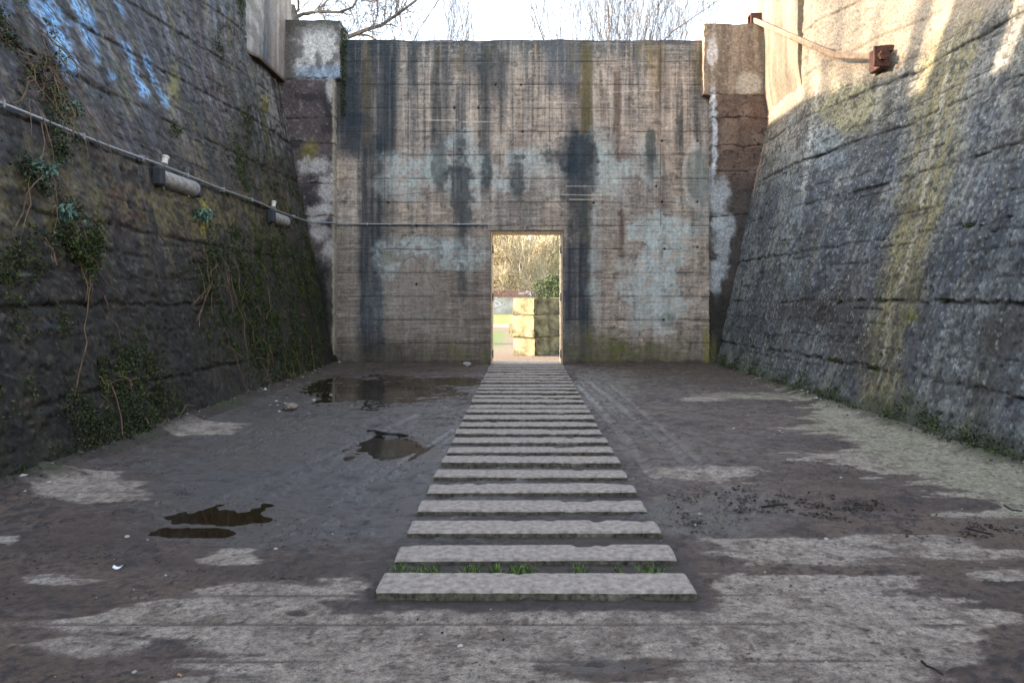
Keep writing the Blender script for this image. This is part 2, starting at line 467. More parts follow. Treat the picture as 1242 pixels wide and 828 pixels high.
# debris bank at the feet of the side walls
bankL = sst(0.42, 0.0, GX + 3.95 + 0.25 * (n_lo - .5)); bankR = sst(0.25, 0.0, 4.3 - GX + 0.2 * (n_lo - .5))
bankL = 1 - sst(0.0, 0.42, GX + 3.95 - 0.25 * (n_lo - .5)); bankR = 1 - sst(0.0, 0.25, 4.3 - GX - 0.2 * (n_lo - .5))
bankB = 1 - sst(0.0, 0.16, 16.3 - GY + .1 * (n_lo - .5))
door_gap = sst(-0.75, -0.6, GX) * (1 - sst(1.0, 1.15, GX))
bankB = bankB * (1 - door_gap)
bank = np.maximum(np.maximum(bankL, bankR * .8), bankB * .6)
H += bank * (0.07 + 0.05 * n_iso) * (1 - .3 * n_hi)
H = np.where(GY > 16.0, H * (1 - door_gap * sst(16.0, 16.25, GY)) - 0.0 , H)
H = np.where(GY < 1.2, np.minimum(H, 0.02), H)

C = np.empty(GX.shape + (3,)); C[:] = lin(94, 80, 70)
mixc(C, lin(74, 61, 52), sst(0.35, 0.7, n_lo))
mixc(C, lin(102, 92, 88), sst(0.55, 0.8, n_md) * 0.6)
mixc(C, lin(40, 36, 34), wetL * 0.9)
mixc(C, lin(66, 62, 60), np.maximum(wetR, 0) * 0.4)
mixc(C, lin(70, 56, 44), blob(U, V, 830, 455, 150, 14, NN, .5, .6) * .8)
mixc(C, lin(60, 46, 30), pud * .8)
for a_ in [(330, 523, 75, 6), (275, 545, 65, 5), (285, 561, 30, 4.5), (345, 511, 70, 4)]:
    mixc(C, lin(66, 48, 32), blob(U, V, *a_, NN, .7, 1.2) * .8)
dc = np.empty_like(C); dc[:] = lin(158, 149, 140)
mixc(dc, lin(128, 120, 112), sst(0.4, 0.7, n_iso)); mixc(dc, lin(164, 157, 150), sst(0.5, 0.75, fbm(GX * 1.3, GY * 1.3, 4, 14)))
mixc(dc, lin(140, 138, 120), sst(2.6, 3.6, GX) * sst(4.4, 5.2, GY) * .7)
mixc(dc, lin(104, 94, 86), sst(0.56, 0.72, fbm(GX * 7, GY * 7, 4, 15)) * .6); mixc(dc, lin(176, 168, 158), sst(.6, .72, fbm(GX * 22, GY * 22, 3, 18)) * .5)
mixc(dc, lin(70, 58, 50), sst(0.70, 0.76, fbm(GX * 30, GY * 30, 3, 16)) * .8)
C = C * (1 - dry[..., None]) + dc * dry[..., None]
mixc(C, lin(34, 27, 22), clod * (1 - dry) * .85)
mixc(C, lin(36, 28, 24), sst(.58, .68, fbm(GX * 34, GY * 34, 3, 17)) * (1 - dry) * .8)
mixc(C, lin(118, 108, 104), LUG * .22 * (1 - wetL))
mixc(C, lin(44, 37, 31), near_path * (1 - sst(.78, .9, np.abs(GX - pathc))) * .8)
mixc(C, lin(40, 34, 26), bank * .9)
mixc(C, lin(58, 66, 30), bank * sst(.5, .65, n_lo) * .6)
# dark wet rim round the dry patches
rim = sst(0.02, 0.4, dry) * (1 - sst(0.5, 0.98, dry))
mixc(C, lin(92, 82, 78), rim * .5)
halo = np.zeros_like(GX)
for (cx, cy, rx, ry) in [(250, 633, 105, 26), (473, 541, 60, 22), (470, 470, 140, 26), (320, 530, 90, 26), (716, 806, 60, 10)]:
    halo = np.maximum(halo, blob(U, V, cx, cy, rx, ry, NN, .5, .7))
mixc(C, lin(52, 42, 32), halo * (1 - dry) * .6)
rough = 0.70 + 0.25 * dry - 0.1 * halo - 0.28 * wet * (0.6 + .6 * sst(.35, .6, n_iso)) - 0.1 * TR
rough = np.where(bank > .3, .95, rough)
rough = np.clip(rough + (n_hi - .5) * .25, .16, .97)
C = rich(C, 1.6, 1.05)
P = np.stack([GX, GY, H], -1).reshape(-1, 3)
CC = np.concatenate([C.reshape(-1, 3), rough.reshape(-1, 1)], 1)
g = mesh_np('ground', P, [grid_quads(*GX.shape)], M_ground, col=CC)
tag(g, kind='structure')
GH = H

def ground_z(x, y):
    j = np.clip(np.searchsorted(YR, y), 0, len(YR) - 1); i = np.clip(np.searchsorted(XR, x), 0, len(XR) - 1)
    return GH[j, i]

# puddle water: level sheets that fill the dips
def water_sheet(cx, cy, rx, ry, z):
    x, y = on_floor(cx, cy); hx = rx / F * y * 1.35
    y0 = F * EYE / (cy + ry * 1.4 - CY); y1 = F * EYE / (cy - ry * 1.4 - CY)
    vs = []
    n = 40
    for k in range(n):
        t = 2 * math.pi * k / n
        vs.append((x + hx * math.cos(t), (y0 + y1) / 2 + (y1 - y0) / 2 * math.sin(t), z))
    me = bpy.data.meshes.new('puddle_water'); me.from_pydata(vs, [], [tuple(range(n))]); me.materials.append(M_water)
    tag(link(bpy.data.objects.new('puddle_water', me)), kind='structure')
for a in [(250, 633, 82, 19, -0.0130), (473, 541, 42, 15, -0.0125), (462, 471, 125, 20, -0.0150), (716, 806, 34, 5, -0.014)]:
    water_sheet(*a)

# ------------------------------------------------------------------ ground outside
m, nt, bs = newmat('outer_ground_soil')
L = nt.links.new
tc = N(nt, 'ShaderNodeTexCoord')
sx = N(nt, 'ShaderNodeSeparateXYZ'); L(tc.outputs['Object'], sx.inputs[0])
nz = N(nt, 'ShaderNodeTexNoise', i_Scale=0.9, i_Detail=6.0, i_Roughness=0.65); L(tc.outputs['Object'], nz.inputs['Vector'])
ya = N(nt, 'ShaderNodeMath', operation='MULTIPLY_ADD'); L(nz.outputs['Fac'], ya.inputs[0]); ya.inputs[1].default_value = 5.0; L(sx.outputs['Y'], ya.inputs[2])
cr = N(nt, 'ShaderNodeValToRGB'); mr = N(nt, 'ShaderNodeMapRange'); L(ya.outputs[0], mr.inputs['Value'])
mr.inputs['From Min'].default_value = 16; mr.inputs['From Max'].default_value = 86
L(mr.outputs[0], cr.inputs[0])
els = cr.color_ramp.elements
els[0].position = 0.0; els[0].color = (*lin(122, 104, 84), 1)
els[1].position = 1.0; els[1].color = (*lin(120, 128, 60), 1)
for p, c in [(0.10, lin(140, 122, 102)), (0.20, lin(130, 114, 92)), (0.33, lin(130, 112, 80)), (0.36, lin(176, 160, 130)), (0.40, lin(176, 160, 130)), (0.42, lin(128, 136, 62)), (0.7, lin(134, 140, 66))]:
    e = els.new(p); e.color = (*c, 1)
# grass left of the path near the door
g1 = N(nt, 'ShaderNodeMapRange'); L(sx.outputs['X'], g1.inputs['Value']); g1.inputs['From Min'].default_value = -0.2; g1.inputs['From Max'].default_value = -0.9
g2 = N(nt, 'ShaderNodeMapRange'); L(ya.outputs[0], g2.inputs['Value']); g2.inputs['From Min'].default_value = 22.5; g2.inputs['From Max'].default_value = 25
g3 = N(nt, 'ShaderNodeMapRange'); L(ya.outputs[0], g3.inputs['Value']); g3.inputs['From Min'].default_value = 37; g3.inputs['From Max'].default_value = 33
m1 = N(nt, 'ShaderNodeMath', operation='MULTIPLY'); L(g1.outputs[0], m1.inputs[0]); L(g2.outputs[0], m1.inputs[1])
m2 = N(nt, 'ShaderNodeMath', operation='MULTIPLY'); L(m1.outputs[0], m2.inputs[0]); L(g3.outputs[0], m2.inputs[1])
mx = N(nt, 'ShaderNodeMix', data_type='RGBA'); L(m2.outputs[0], mx.inputs[0]); L(cr.outputs[0], mx.inputs[6]); mx.inputs[7].default_value = (*lin(96, 124, 40), 1)
fn = N(nt, 'ShaderNodeTexNoise', i_Scale=14.0, i_Detail=6.0); L(tc.outputs['Object'], fn.inputs['Vector'])
fm = N(nt, 'ShaderNodeMapRange'); L(fn.outputs['Fac'], fm.inputs['Value']); fm.inputs['From Min'].default_value = .3; fm.inputs['From Max'].default_value = .7; fm.inputs['To Min'].default_value = .35; fm.inputs['To Max'].default_value = .95
sc = N(nt, 'ShaderNodeVectorMath', operation='SCALE'); L(mx.outputs[2], sc.inputs[0]); L(fm.outputs[0], sc.inputs['Scale'])
L(sc.outputs[0], bs.inputs['Base Color']); bs.inputs['Roughness'].default_value = 0.95
bp = N(nt, 'ShaderNodeBump'); bp.inputs['Strength'].default_value = .6; bp.inputs['Distance'].default_value = .04; L(fn.outputs['Fac'], bp.inputs['Height']); L(bp.outputs[0], bs.inputs['Normal'])
ox = np.linspace(-260, 260, 131); oy = np.concatenate([np.linspace(16.85, 40, 60), np.linspace(41, 110, 50), np.linspace(115, 420, 40)])
OX, OY = np.meshgrid(ox, oy)
OZ = 0.004 + 0 * OX + 10 * sst(100, 150, OY) * (0.7 + .6 * fbm(OX * .02, OY * .02, 3, 40)) + 10 * sst(18, 60, np.abs(OX)) * (fbm(OX * .03, OY * .03, 3, 41)) * sst(20, 60, OY)
tag(mesh_np('outer_ground', np.stack([OX, OY, OZ], -1).reshape(-1, 3), [grid_quads(*OX.shape)], m), kind='structure')

# ------------------------------------------------------------------ back wall
YW = 16.30
PXM = YW / F
wx0, wx1, wz1 = (400 - CX) * PXM, (868 - CX) * PXM, 7.12
dx0, dx1, dz1 = -0.605, 1.005, 2.95
nx, nz_ = 560, 470
xs = np.linspace(wx0, wx1, nx); zs = np.linspace(-0.15, wz1, nz_)
xs[np.argmin(abs(xs - dx0))] = dx0; xs[np.argmin(abs(xs - dx1))] = dx1; zs[np.argmin(abs(zs - dz1))] = dz1
WX, WZ = np.meshgrid(xs, zs)
U = CX + WX / PXM; V = CY - (WZ - EYE) / PXM
st1 = fbm(WX * 5.5, WZ * 0.32, 4, 51); st2 = fbm(WX * 16, WZ * 0.6, 4, 52); lo = fbm(WX * .8, WZ * .8, 4, 53); md = fbm(WX * 3, WZ * 3, 5, 54); hi = fbm(WX * 11, WZ * 11, 4, 55)
bd = fbm(WX * 1.4, np.floor(V / 4.73) * 3.7, 3, 56)
NB = np.clip(.5 + (md - .5) * 1.1 + (hi - .5) * .7, 0, 1)
C = np.empty(U.shape + (3,)); C[:] = lin(168, 152, 136)
mixc(C, lin(138, 132, 124), sst(.42, .66, lo) * .8)
mixc(C, lin(184, 166, 152), sst(.5, .72, bd) * .45)
mixc(C, lin(112, 108, 106), sst(.52, .75, st1) * .6)
mixc(C, lin(190, 178, 166), sst(.55, .75, st2) * .4)
mixc(C, lin(128, 116, 108), sst(.50, .7, md) * .45)
mixc(C, lin(112, 104, 98), sst(.52, .68, fbm(WX * 4, WZ * 26, 3, 57)) * .4)
# weathered top band with streaks running down
top = 1 - sst(-12, 26, V - (66 + 70 * sst(.42, .72, st2) * sst(.3, .7, st1) * 1.6))
mixc(C, lin(92, 94, 92), top * .85)
mixc(C, lin(176, 160, 146), sst(.55, .72, st2) * (1 - sst(150, 200, V)) * .6)
mixc(C, lin(70, 68, 64), sst(.60, .75, fbm(WX * 20, WZ * .5, 3, 58)) * (1 - sst(180, 260, V)) * .6)
mixc(C, lin(82, 76, 70), sst(.60, .74, hi) * .5)
mixc(C, lin(196, 184, 168), sst(.64, .78, fbm(WX * 24, WZ * 24, 3, 59)) * .4)
mixc(C, lin(74, 76, 80), (1 - sst(48, 60, V)) * .8)
dark = lin(46, 55, 62); dark2 = lin(66, 70, 71); blue = lin(172, 177, 172); ochre = lin(116, 98, 54); brown = lin(98, 78, 68)
mixc(C, lin(116, 106, 97), (1 - sst(595, 640, U)) * sst(262, 300, V) * .7)
mixc(C, lin(80, 72, 66), sst(.52, .68, fbm(WX * 3, WZ * 48, 3, 64)) * sst(180, 300, V) * .38)
mixc(C, lin(176, 164, 150), sst(.56, .70, fbm(WX * 2, WZ * 40, 3, 65)) * .35)
def streaky(m, k=.55): return np.clip(m * 1.15, 0, 1) * (1 - k * .5 * sst(.45, .7, st2))
for (u0, u1, v0, v1, c, w, su) in [
    (404, 482, 45, 186, dark, .78, 9), (436, 464, 170, 445, dark, .86, 5), (464, 480, 60, 300, dark, .5, 6), (408, 436, 95, 190, dark, .45, 8),
    (497, 506, 52, 108, dark2, .7, 4), (525, 545, 55, 180, dark2, .6, 4), (552, 563, 110, 200, dark, .6, 3), (582, 594, 55, 232, dark2, .75, 3),
    (596, 618, 55, 120, dark2, .55, 5), (604, 614, 60, 150, dark2, .6, 2.5), (560, 600, 55, 110, dark2, .45, 8), (664, 702, 45, 112, lin(92, 94, 97), .8, 6), (690, 712, 100, 250, dark2, .55, 6),
    (704, 718, 50, 445, lin(74, 74, 58), .7, 3), (745, 753, 85, 205, brown, .6, 2), (732, 736, 100, 150, brown, .4, 2), (763, 766, 60, 150, brown, .5, 1.5), (556, 563, 265, 340, dark2, .6, 3),
    (683, 716, 296, 396, lin(54, 60, 68), .93, 3.5), (683, 716, 396, 440, dark2, .6, 5), (686, 716, 268, 292, dark2, .5, 4), (750, 757, 262, 322, brown, .75, 2.5),
    (796, 806, 50, 300, brown, .35, 3), (820, 828, 130, 186, dark2, .7, 3), (843, 852, 60, 200, dark2, .55, 3), (528, 540, 265, 330, dark2, .35, 3),
    (622, 640, 100, 270, brown, .12, 6), (770, 776, 60, 100, dark2, .5, 3), (806, 812, 60, 140, dark2, .4, 3), (424, 430, 60, 120, dark, .5, 3)]:
    mixc(C, c, streaky(rect(U, V, u0, u1, v0, v1, NB, su, 14, 5)) * w)
for (u, w, v1) in [(445, 5, 175), (531, 3.5, 75), (558, 4.5, 90), (592, 3, 68), (693, 4, 78), (710, 8, 190), (776, 4, 70), (796, 9, 120), (787, 5, 85), (846, 6, 110), (857, 4, 120), (412, 4, 80), (650, 3, 70)]:
    mixc(C, ochre, rect(U, V, u - w, u + w, 49, v1, NB, 2.5, 16, 6) * .38 * (.5 + .6 * st2))
# lime-washed repair patches and their dark wet hearts
for (cx, cy, rx, ry, w, s) in [(505, 210, 36, 27, .75, .3), (470, 222, 18, 18, .4, .5), (563, 208, 40, 42, .72, .3), (520, 192, 16, 12, .5, .5), (625, 210, 17, 30, .65, .3), (640, 200, 14, 20, .4, .5),
                            (735, 190, 24, 32, .7, .35), (758, 212, 18, 24, .5, .4), (788, 200, 13, 34, .55, .4), (480, 305, 24, 22, .6, .35), (512, 298, 36, 12, .7, .3), (556, 310, 34, 17, .6, .3), (470, 330, 16, 10, .6, .4), (560, 322, 20, 9, .5, .4),
                            (800, 278, 36, 17, .75, .25), (812, 310, 24, 50, .75, .25), (780, 352, 30, 40, .75, .25), (815, 365, 22, 34, .7, .25), (798, 385, 20, 16, .6, .3), (722, 310, 8, 80, .5, .5), (690, 205, 60, 28, .3, .5),
                            (850, 240, 14, 50, .4, .5), (490, 360, 50, 40, .18, .6), (660, 215, 22, 22, .3, .5)]:
    mixc(C, blue, blob(U, V, cx, cy, rx, ry, NB, s, 1.5) * w * .85 * (.35 + .85 * sst(.32, .62, hi)))
for (u, v0, v1, w, a) in [(558, 250, 330, 7, .45), (534, 225, 262, 6, .45), (590, 225, 262, 5, .4), (628, 232, 268, 6, .4), (695, 200, 262, 13, .5), (789, 196, 250, 4, .4), (846, 240, 300, 9, .25)]:
    mixc(C, dark2, (1 - sst(w * .5, w * 1.6, np.abs(U - u + (st2 - .5) * 8))) * sst(v0 - 16, v0, V) * (1 - sst(v1 - 40, v1, V + (st1 - .5) * 60)) * a)
for (cx, cy, rx, ry, c, w) in [(558, 232, 13, 34, dark2, .9), (557, 185, 6, 22, dark2, .5), (533, 202, 8, 30, dark2, .7), (590, 210, 6, 24, dark2, .8), (627, 216, 8, 22, dark2, .85),
                            (695, 188, 22, 20, dark, .85), (676, 192, 12, 10, dark2, .6), (700, 235, 14, 55, dark, .7), (716, 195, 8, 26, dark2, .8), (790, 176, 5, 20, lin(70, 76, 72), .85), (789, 200, 8, 16, dark2, .4),
                            (754, 186, 8, 8, brown, .5), (846, 212, 14, 30, lin(118, 122, 116), .85), (472, 312, 8, 9, lin(120, 116, 100), .6), (812, 386, 9, 8, lin(110, 112, 100), .6),
                            (505, 345, 22, 28, lin(140, 128, 118), .8), (560, 345, 5, 18, dark2, .5), (430, 150, 22, 9, dark, .5), (470, 428, 30, 12, lin(50, 52, 54), .7), (448, 430, 8, 12, lin(30, 30, 32), .7)]:
    mixc(C, c, streaky(blob(U, V, cx, cy, rx * 1.1, ry * 1.06, NB, .42, 1.3), .2) * w * .92)
# pale rim of the round patch and the arch crack
d = np.abs(np.sqrt(((U - 846) / 17) ** 2 + ((V - 212) / 36) ** 2) - 1.0)
mixc(C, lin(190, 182, 172), (1 - sst(.04, .22, d + (NB - .5) * .2)) * (U < 848) * .45)
arch = np.abs(V - (312 + 34 * np.minimum(np.abs((U - 500) / 24.0), 1.2) ** 1.7 + (md - .5) * 12))
mixc(C, lin(82, 80, 78), (1 - sst(.4, 1.5, arch)) * (np.abs(U - 500) < 28) * .55)
crack = np.abs(V - (238 - 0.13 * (U - 480) + (md - .5) * 16))
mixc(C, lin(80, 80, 82), (1 - sst(.4, 1.4, crack)) * (U > 470) * (U < 550) * .5)
crack = np.abs(V - (296 + 9 * np.sin(U * .07) + (md - .5) * 18))
mixc(C, lin(86, 84, 82), (1 - sst(.4, 1.3, crack)) * (U > 470) * (U < 535) * .5)
# scrape marks
for (u0, u1, v, sl) in [(735, 800, 112, -.03), (686, 740, 226, .0), (680, 730, 236, .02), (690, 722, 242, 0), (560, 600, 148, .0), (515, 556, 146, .0), (650, 700, 124, .02)]:
    dd = np.abs(V - v - sl * (U - u0))
    mixc(C, lin(196, 184, 172), (1 - sst(.3, 1.0, dd)) * (U > u0) * (U < u1) * .55)
# foot: damp, algae, black
foot = sst(392, 436, V + (st2 - .5) * 26 + (md - .5) * 16)
mixc(C, lin(88, 82, 72), foot * .7)
for (cx, rx, w) in [(735, 24, .8), (772, 30, .75), (700, 20, .3), (586, 6, .5), (515, 4, .5), (555, 12, .5), (600, 8, .4), (815, 20, .4)]:
    mixc(C, lin(98, 96, 58), rect(U, V, cx - rx, cx + rx, 414, 440, NB, 6, 12, 14) * w * .8 * (.5 + st2 * .8))
mixc(C, lin(128, 122, 62), rect(U, V, 853, 862, 398, 444, NB, 3, 14, 9) * .6)
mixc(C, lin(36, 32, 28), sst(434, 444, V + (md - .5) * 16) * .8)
# form joints and board marks
Hh = (md - .5) * .006 + (hi - .5) * .003
vj = [75, 103, 131.5, 160, 188.5, 217, 245.5, 274, 302.5, 331, 359.5, 388, 416]
jl = np.zeros_like(U)
for k, v in enumerate(vj):
    jl = np.maximum(jl, np.exp(-((V - v + (md - .5) * 1.2) / .62) ** 2) * (.35 + .9 * sst(.35, .6, fbm(WX * 3.2, WZ * 0 + k * 3.1, 3, 60))))
for k, u in enumerate([466, 550, 634, 718, 801]):
    jl = np.maximum(jl, np.exp(-((U - u + (md - .5) * 1.0) / .55) ** 2) * (.2 + .8 * sst(.4, .65, fbm(WX * 0 + k * 2.3, WZ * 1.6, 3, 61))) * (V < 275))
bl = np.exp(-(((V / 4.73) % 1.0 - .5) / .12) ** 2) * sst(.42, .62, fbm(WX * 2.2, np.floor(V / 4.73) * 1.7, 3, 62))
holes = np.zeros_like(U)
for (a, b) in [(803, 245), (803, 171), (846, 171), (796, 226), (846, 245), (634, 160), (846, 300), (805, 388), (806, 302), (720, 246), (505, 274), (471, 246), (601, 103), (632, 103), (505, 345), (580, 131), (551, 131)]:
    holes = np.maximum(holes, 1 - sst(.9, 1.9, np.hypot(U - a, V - b)))
mixc(C, lin(58, 52, 50), jl * .6); mixc(C, lin(96, 88, 82), bl * .28); mixc(C, lin(22, 20, 20), holes)
Hh -= jl * .010 + bl * .003 + holes * .02
side = (U > 406) & (U < 863)
edge = np.minimum.reduce([sst(0, .05, WX - wx0), sst(0, .05, wx1 - WX), np.ones_like(U)])
dist_d = np.maximum(np.maximum(dx0 - WX, WX - dx1), np.maximum(WZ - dz1, -1))
Hh *= edge * sst(0, .05, dist_d)
Zt = WZ + sst(wz1 - .12, wz1, WZ) * ((fbm(WX * 2.2, WX * 0, 4, 63) - .5) * .07)
C = rich(C, 1.22, 1.15) * 1.1
P = np.stack([WX, YW - Hh, Zt], -1).reshape(-1, 3)
CC = np.concatenate([C.reshape(-1, 3), np.full((C.shape[0] * C.shape[1], 1), .85)], 1)
xm = (WX[:-1, :-1] + WX[1:, 1:]) / 2; zm = (WZ[:-1, :-1] + WZ[1:, 1:]) / 2
keep = ~((xm > dx0) & (xm < dx1) & (zm < dz1))
q = grid_quads(*U.shape, keep=keep)
P, q, CC = skirt(P, q, (0, .8, 0), CC)
bw = mesh_np('concrete_wall', P, [q], M_back, col=CC)
tag(bw, 'tall board-marked grey and pink concrete end wall pierced by the doorway', 'wall')

# ------------------------------------------------------------------ pillars beside the back wall
def pillar(name, label, u0, u1, ztop, ysplit, joints, paint, xin_top):
    """rough stepped stone and concrete pier; front sheet with depth behind it"""
    y0 = 16.1; pm = y0 / F
    x0, x1 = (u0 - CX) * pm, (u1 - CX) * pm
    xs = np.linspace(x0, x1, 90); zs = np.linspace(-.15, ztop, 420)
    X, Z = np.meshgrid(xs, zs)
    # upper block is a little wider towards the wall
    t = (X - x0) / (x1 - x0)
    zup = EYE + (CY - ysplit) * pm
    up = sst(zup - .02, zup + .02, Z)
    if xin_top[0] == 'right': X = X + up * t * ((xin_top[1] - u1) * pm)
    else: X = X - up * (1 - t) * ((u0 - xin_top[1]) * pm)
    U = CX + X / pm; V = CY - (Z - EYE) / pm
    md = fbm(X * 3, Z * 3, 5, 71); hi = fbm(X * 12, Z * 12, 4, 72); st = fbm(X * 9, Z * .7, 4, 73); NB = np.clip(.5 + (md - .5) * 1.1 + (hi - .5) * .8, 0, 1)
    C = np.empty(U.shape + (3,)); Hh = (md - .5) * .07 * (1 - .75 * up) + (hi - .5) * .02
    C[:] = lin(120, 112, 106)
    paint(C, U, V, md, hi, st, NB)
    jl = np.zeros_like(U)
    for v in joints:
        jl = np.maximum(jl, np.exp(-((V - v + (md - .5) * 6) / .8) ** 2) * (.35 + .65 * sst(.4, .6, hi)))
    mixc(C, lin(28, 24, 22), jl * .9); Hh -= jl * .025
    X2 = X + np.where((t < .01) | (t > .99), (hi - .5) * .05, 0)
    Zt = Z + sst(ztop - .1, ztop, Z) * (fbm(X * 3, X * 0, 3, 74) - .5) * .07
    C = rich(C, 1.0, 1.1)
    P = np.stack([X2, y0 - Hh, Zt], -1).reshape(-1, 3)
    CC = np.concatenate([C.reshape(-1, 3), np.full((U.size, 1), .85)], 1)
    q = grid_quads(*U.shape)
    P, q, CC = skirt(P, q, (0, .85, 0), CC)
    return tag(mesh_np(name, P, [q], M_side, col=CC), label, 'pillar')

def paintL(C, U, V, md, hi, st, NB):
    mixc(C, lin(104, 100, 94), sst(.4, .6, st) * .6)
    mixc(C, lin(200, 194, 186), blob(U, V, 386, 56, 24, 34, NB, .3, 1.2) * .9)
    mixc(C, lin(140, 160, 178), blob(U, V, 392, 88, 26, 10, NB, .5, .8) * .7)
    mixc(C, lin(60, 56, 54), blob(U, V, 386, 76, 5, 9, NB, .3, 1.4) * .7)
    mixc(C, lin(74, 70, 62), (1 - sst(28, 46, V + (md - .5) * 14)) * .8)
    mixc(C, lin(70, 64, 58), (1 - sst(350, 362, U)) * .6)
    low = sst(94, 99, V)
    mixc(C, lin(84, 72, 70), low * .92); mixc(C, lin(48, 42, 44), low * sst(.5, .7, md) * .8)
    mixc(C, lin(150, 140, 130), low * sst(.6, .72, hi) * .35)
    mixc(C, lin(116, 104, 52), blob(U, V, 376, 186, 10, 14, NB, .5, .7) * .8)
    for a in [(384, 201, 18, 11), (398, 228, 12, 16), (400, 110, 5, 18), (392, 282, 14, 10), (388, 258, 15, 12), (400, 330, 8, 50)]:
        mixc(C, lin(176, 168, 162), blob(U, V, *a, NB, .35, 1.0) * .8)
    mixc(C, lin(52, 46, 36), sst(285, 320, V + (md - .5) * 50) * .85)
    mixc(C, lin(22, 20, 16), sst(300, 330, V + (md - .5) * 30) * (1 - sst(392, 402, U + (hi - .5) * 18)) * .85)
    mixc(C, lin(160, 150, 128), sst(402, 404.5, U + (hi - .5) * 3) * low * .75)

def paintR(C, U, V, md, hi, st, NB):
    C[:] = lin(146, 128, 108)
    mixc(C, lin(112, 96, 80), sst(.4, .65, st) * .8)
    mixc(C, lin(164, 150, 132), sst(.55, .7, hi) * .4)
    mixc(C, lin(200, 192, 184), blob(U, V, 864, 62, 6, 22, NB, .3, 1.0) * .8)
    mixc(C, lin(172, 162, 146), blob(U, V, 907, 102, 15, 14, NB, .3, .7) * .85)
    low = sst(112, 117, V)
    mixc(C, lin(98, 78, 66), low * .9); mixc(C, lin(126, 106, 90), low * sst(.45, .65, md) * .7)
    mixc(C, lin(46, 40, 36), low * sst(.6, .75, hi) * .7)
    mixc(C, lin(186, 190, 194), rect(U, V, 863, 869, 112, 300, NB, 2, 10, 8) * .85)
    mixc(C, lin(58, 56, 54), sst(205, 235, V + (md - .5) * 50) * .7)
    for a in [(872, 235, 12, 22), (874, 300, 9, 34), (868, 340, 7, 30), (880, 272, 12, 14)]:
        mixc(C, lin(170, 172, 170), blob(U, V, *a, NB, .4, 1.0) * .75)
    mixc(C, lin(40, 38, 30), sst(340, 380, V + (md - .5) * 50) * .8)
    mixc(C, lin(110, 106, 62), sst(400, 420, V) * (1 - sst(866, 871, U)) * .6)

pillar('stone_pillar', 'rough pillar left of the end wall, dark with flaking white patches', 340, 405.5, 7.48, 95, [95, 143, 173, 223, 262], paintL, ('right', 412))
pillar('stone_pillar', 'rough pillar right of the end wall, brown courses with white lime run', 863, 934, 7.40, 115, [115, 143, 177, 208, 262], paintR, ('left', 854))

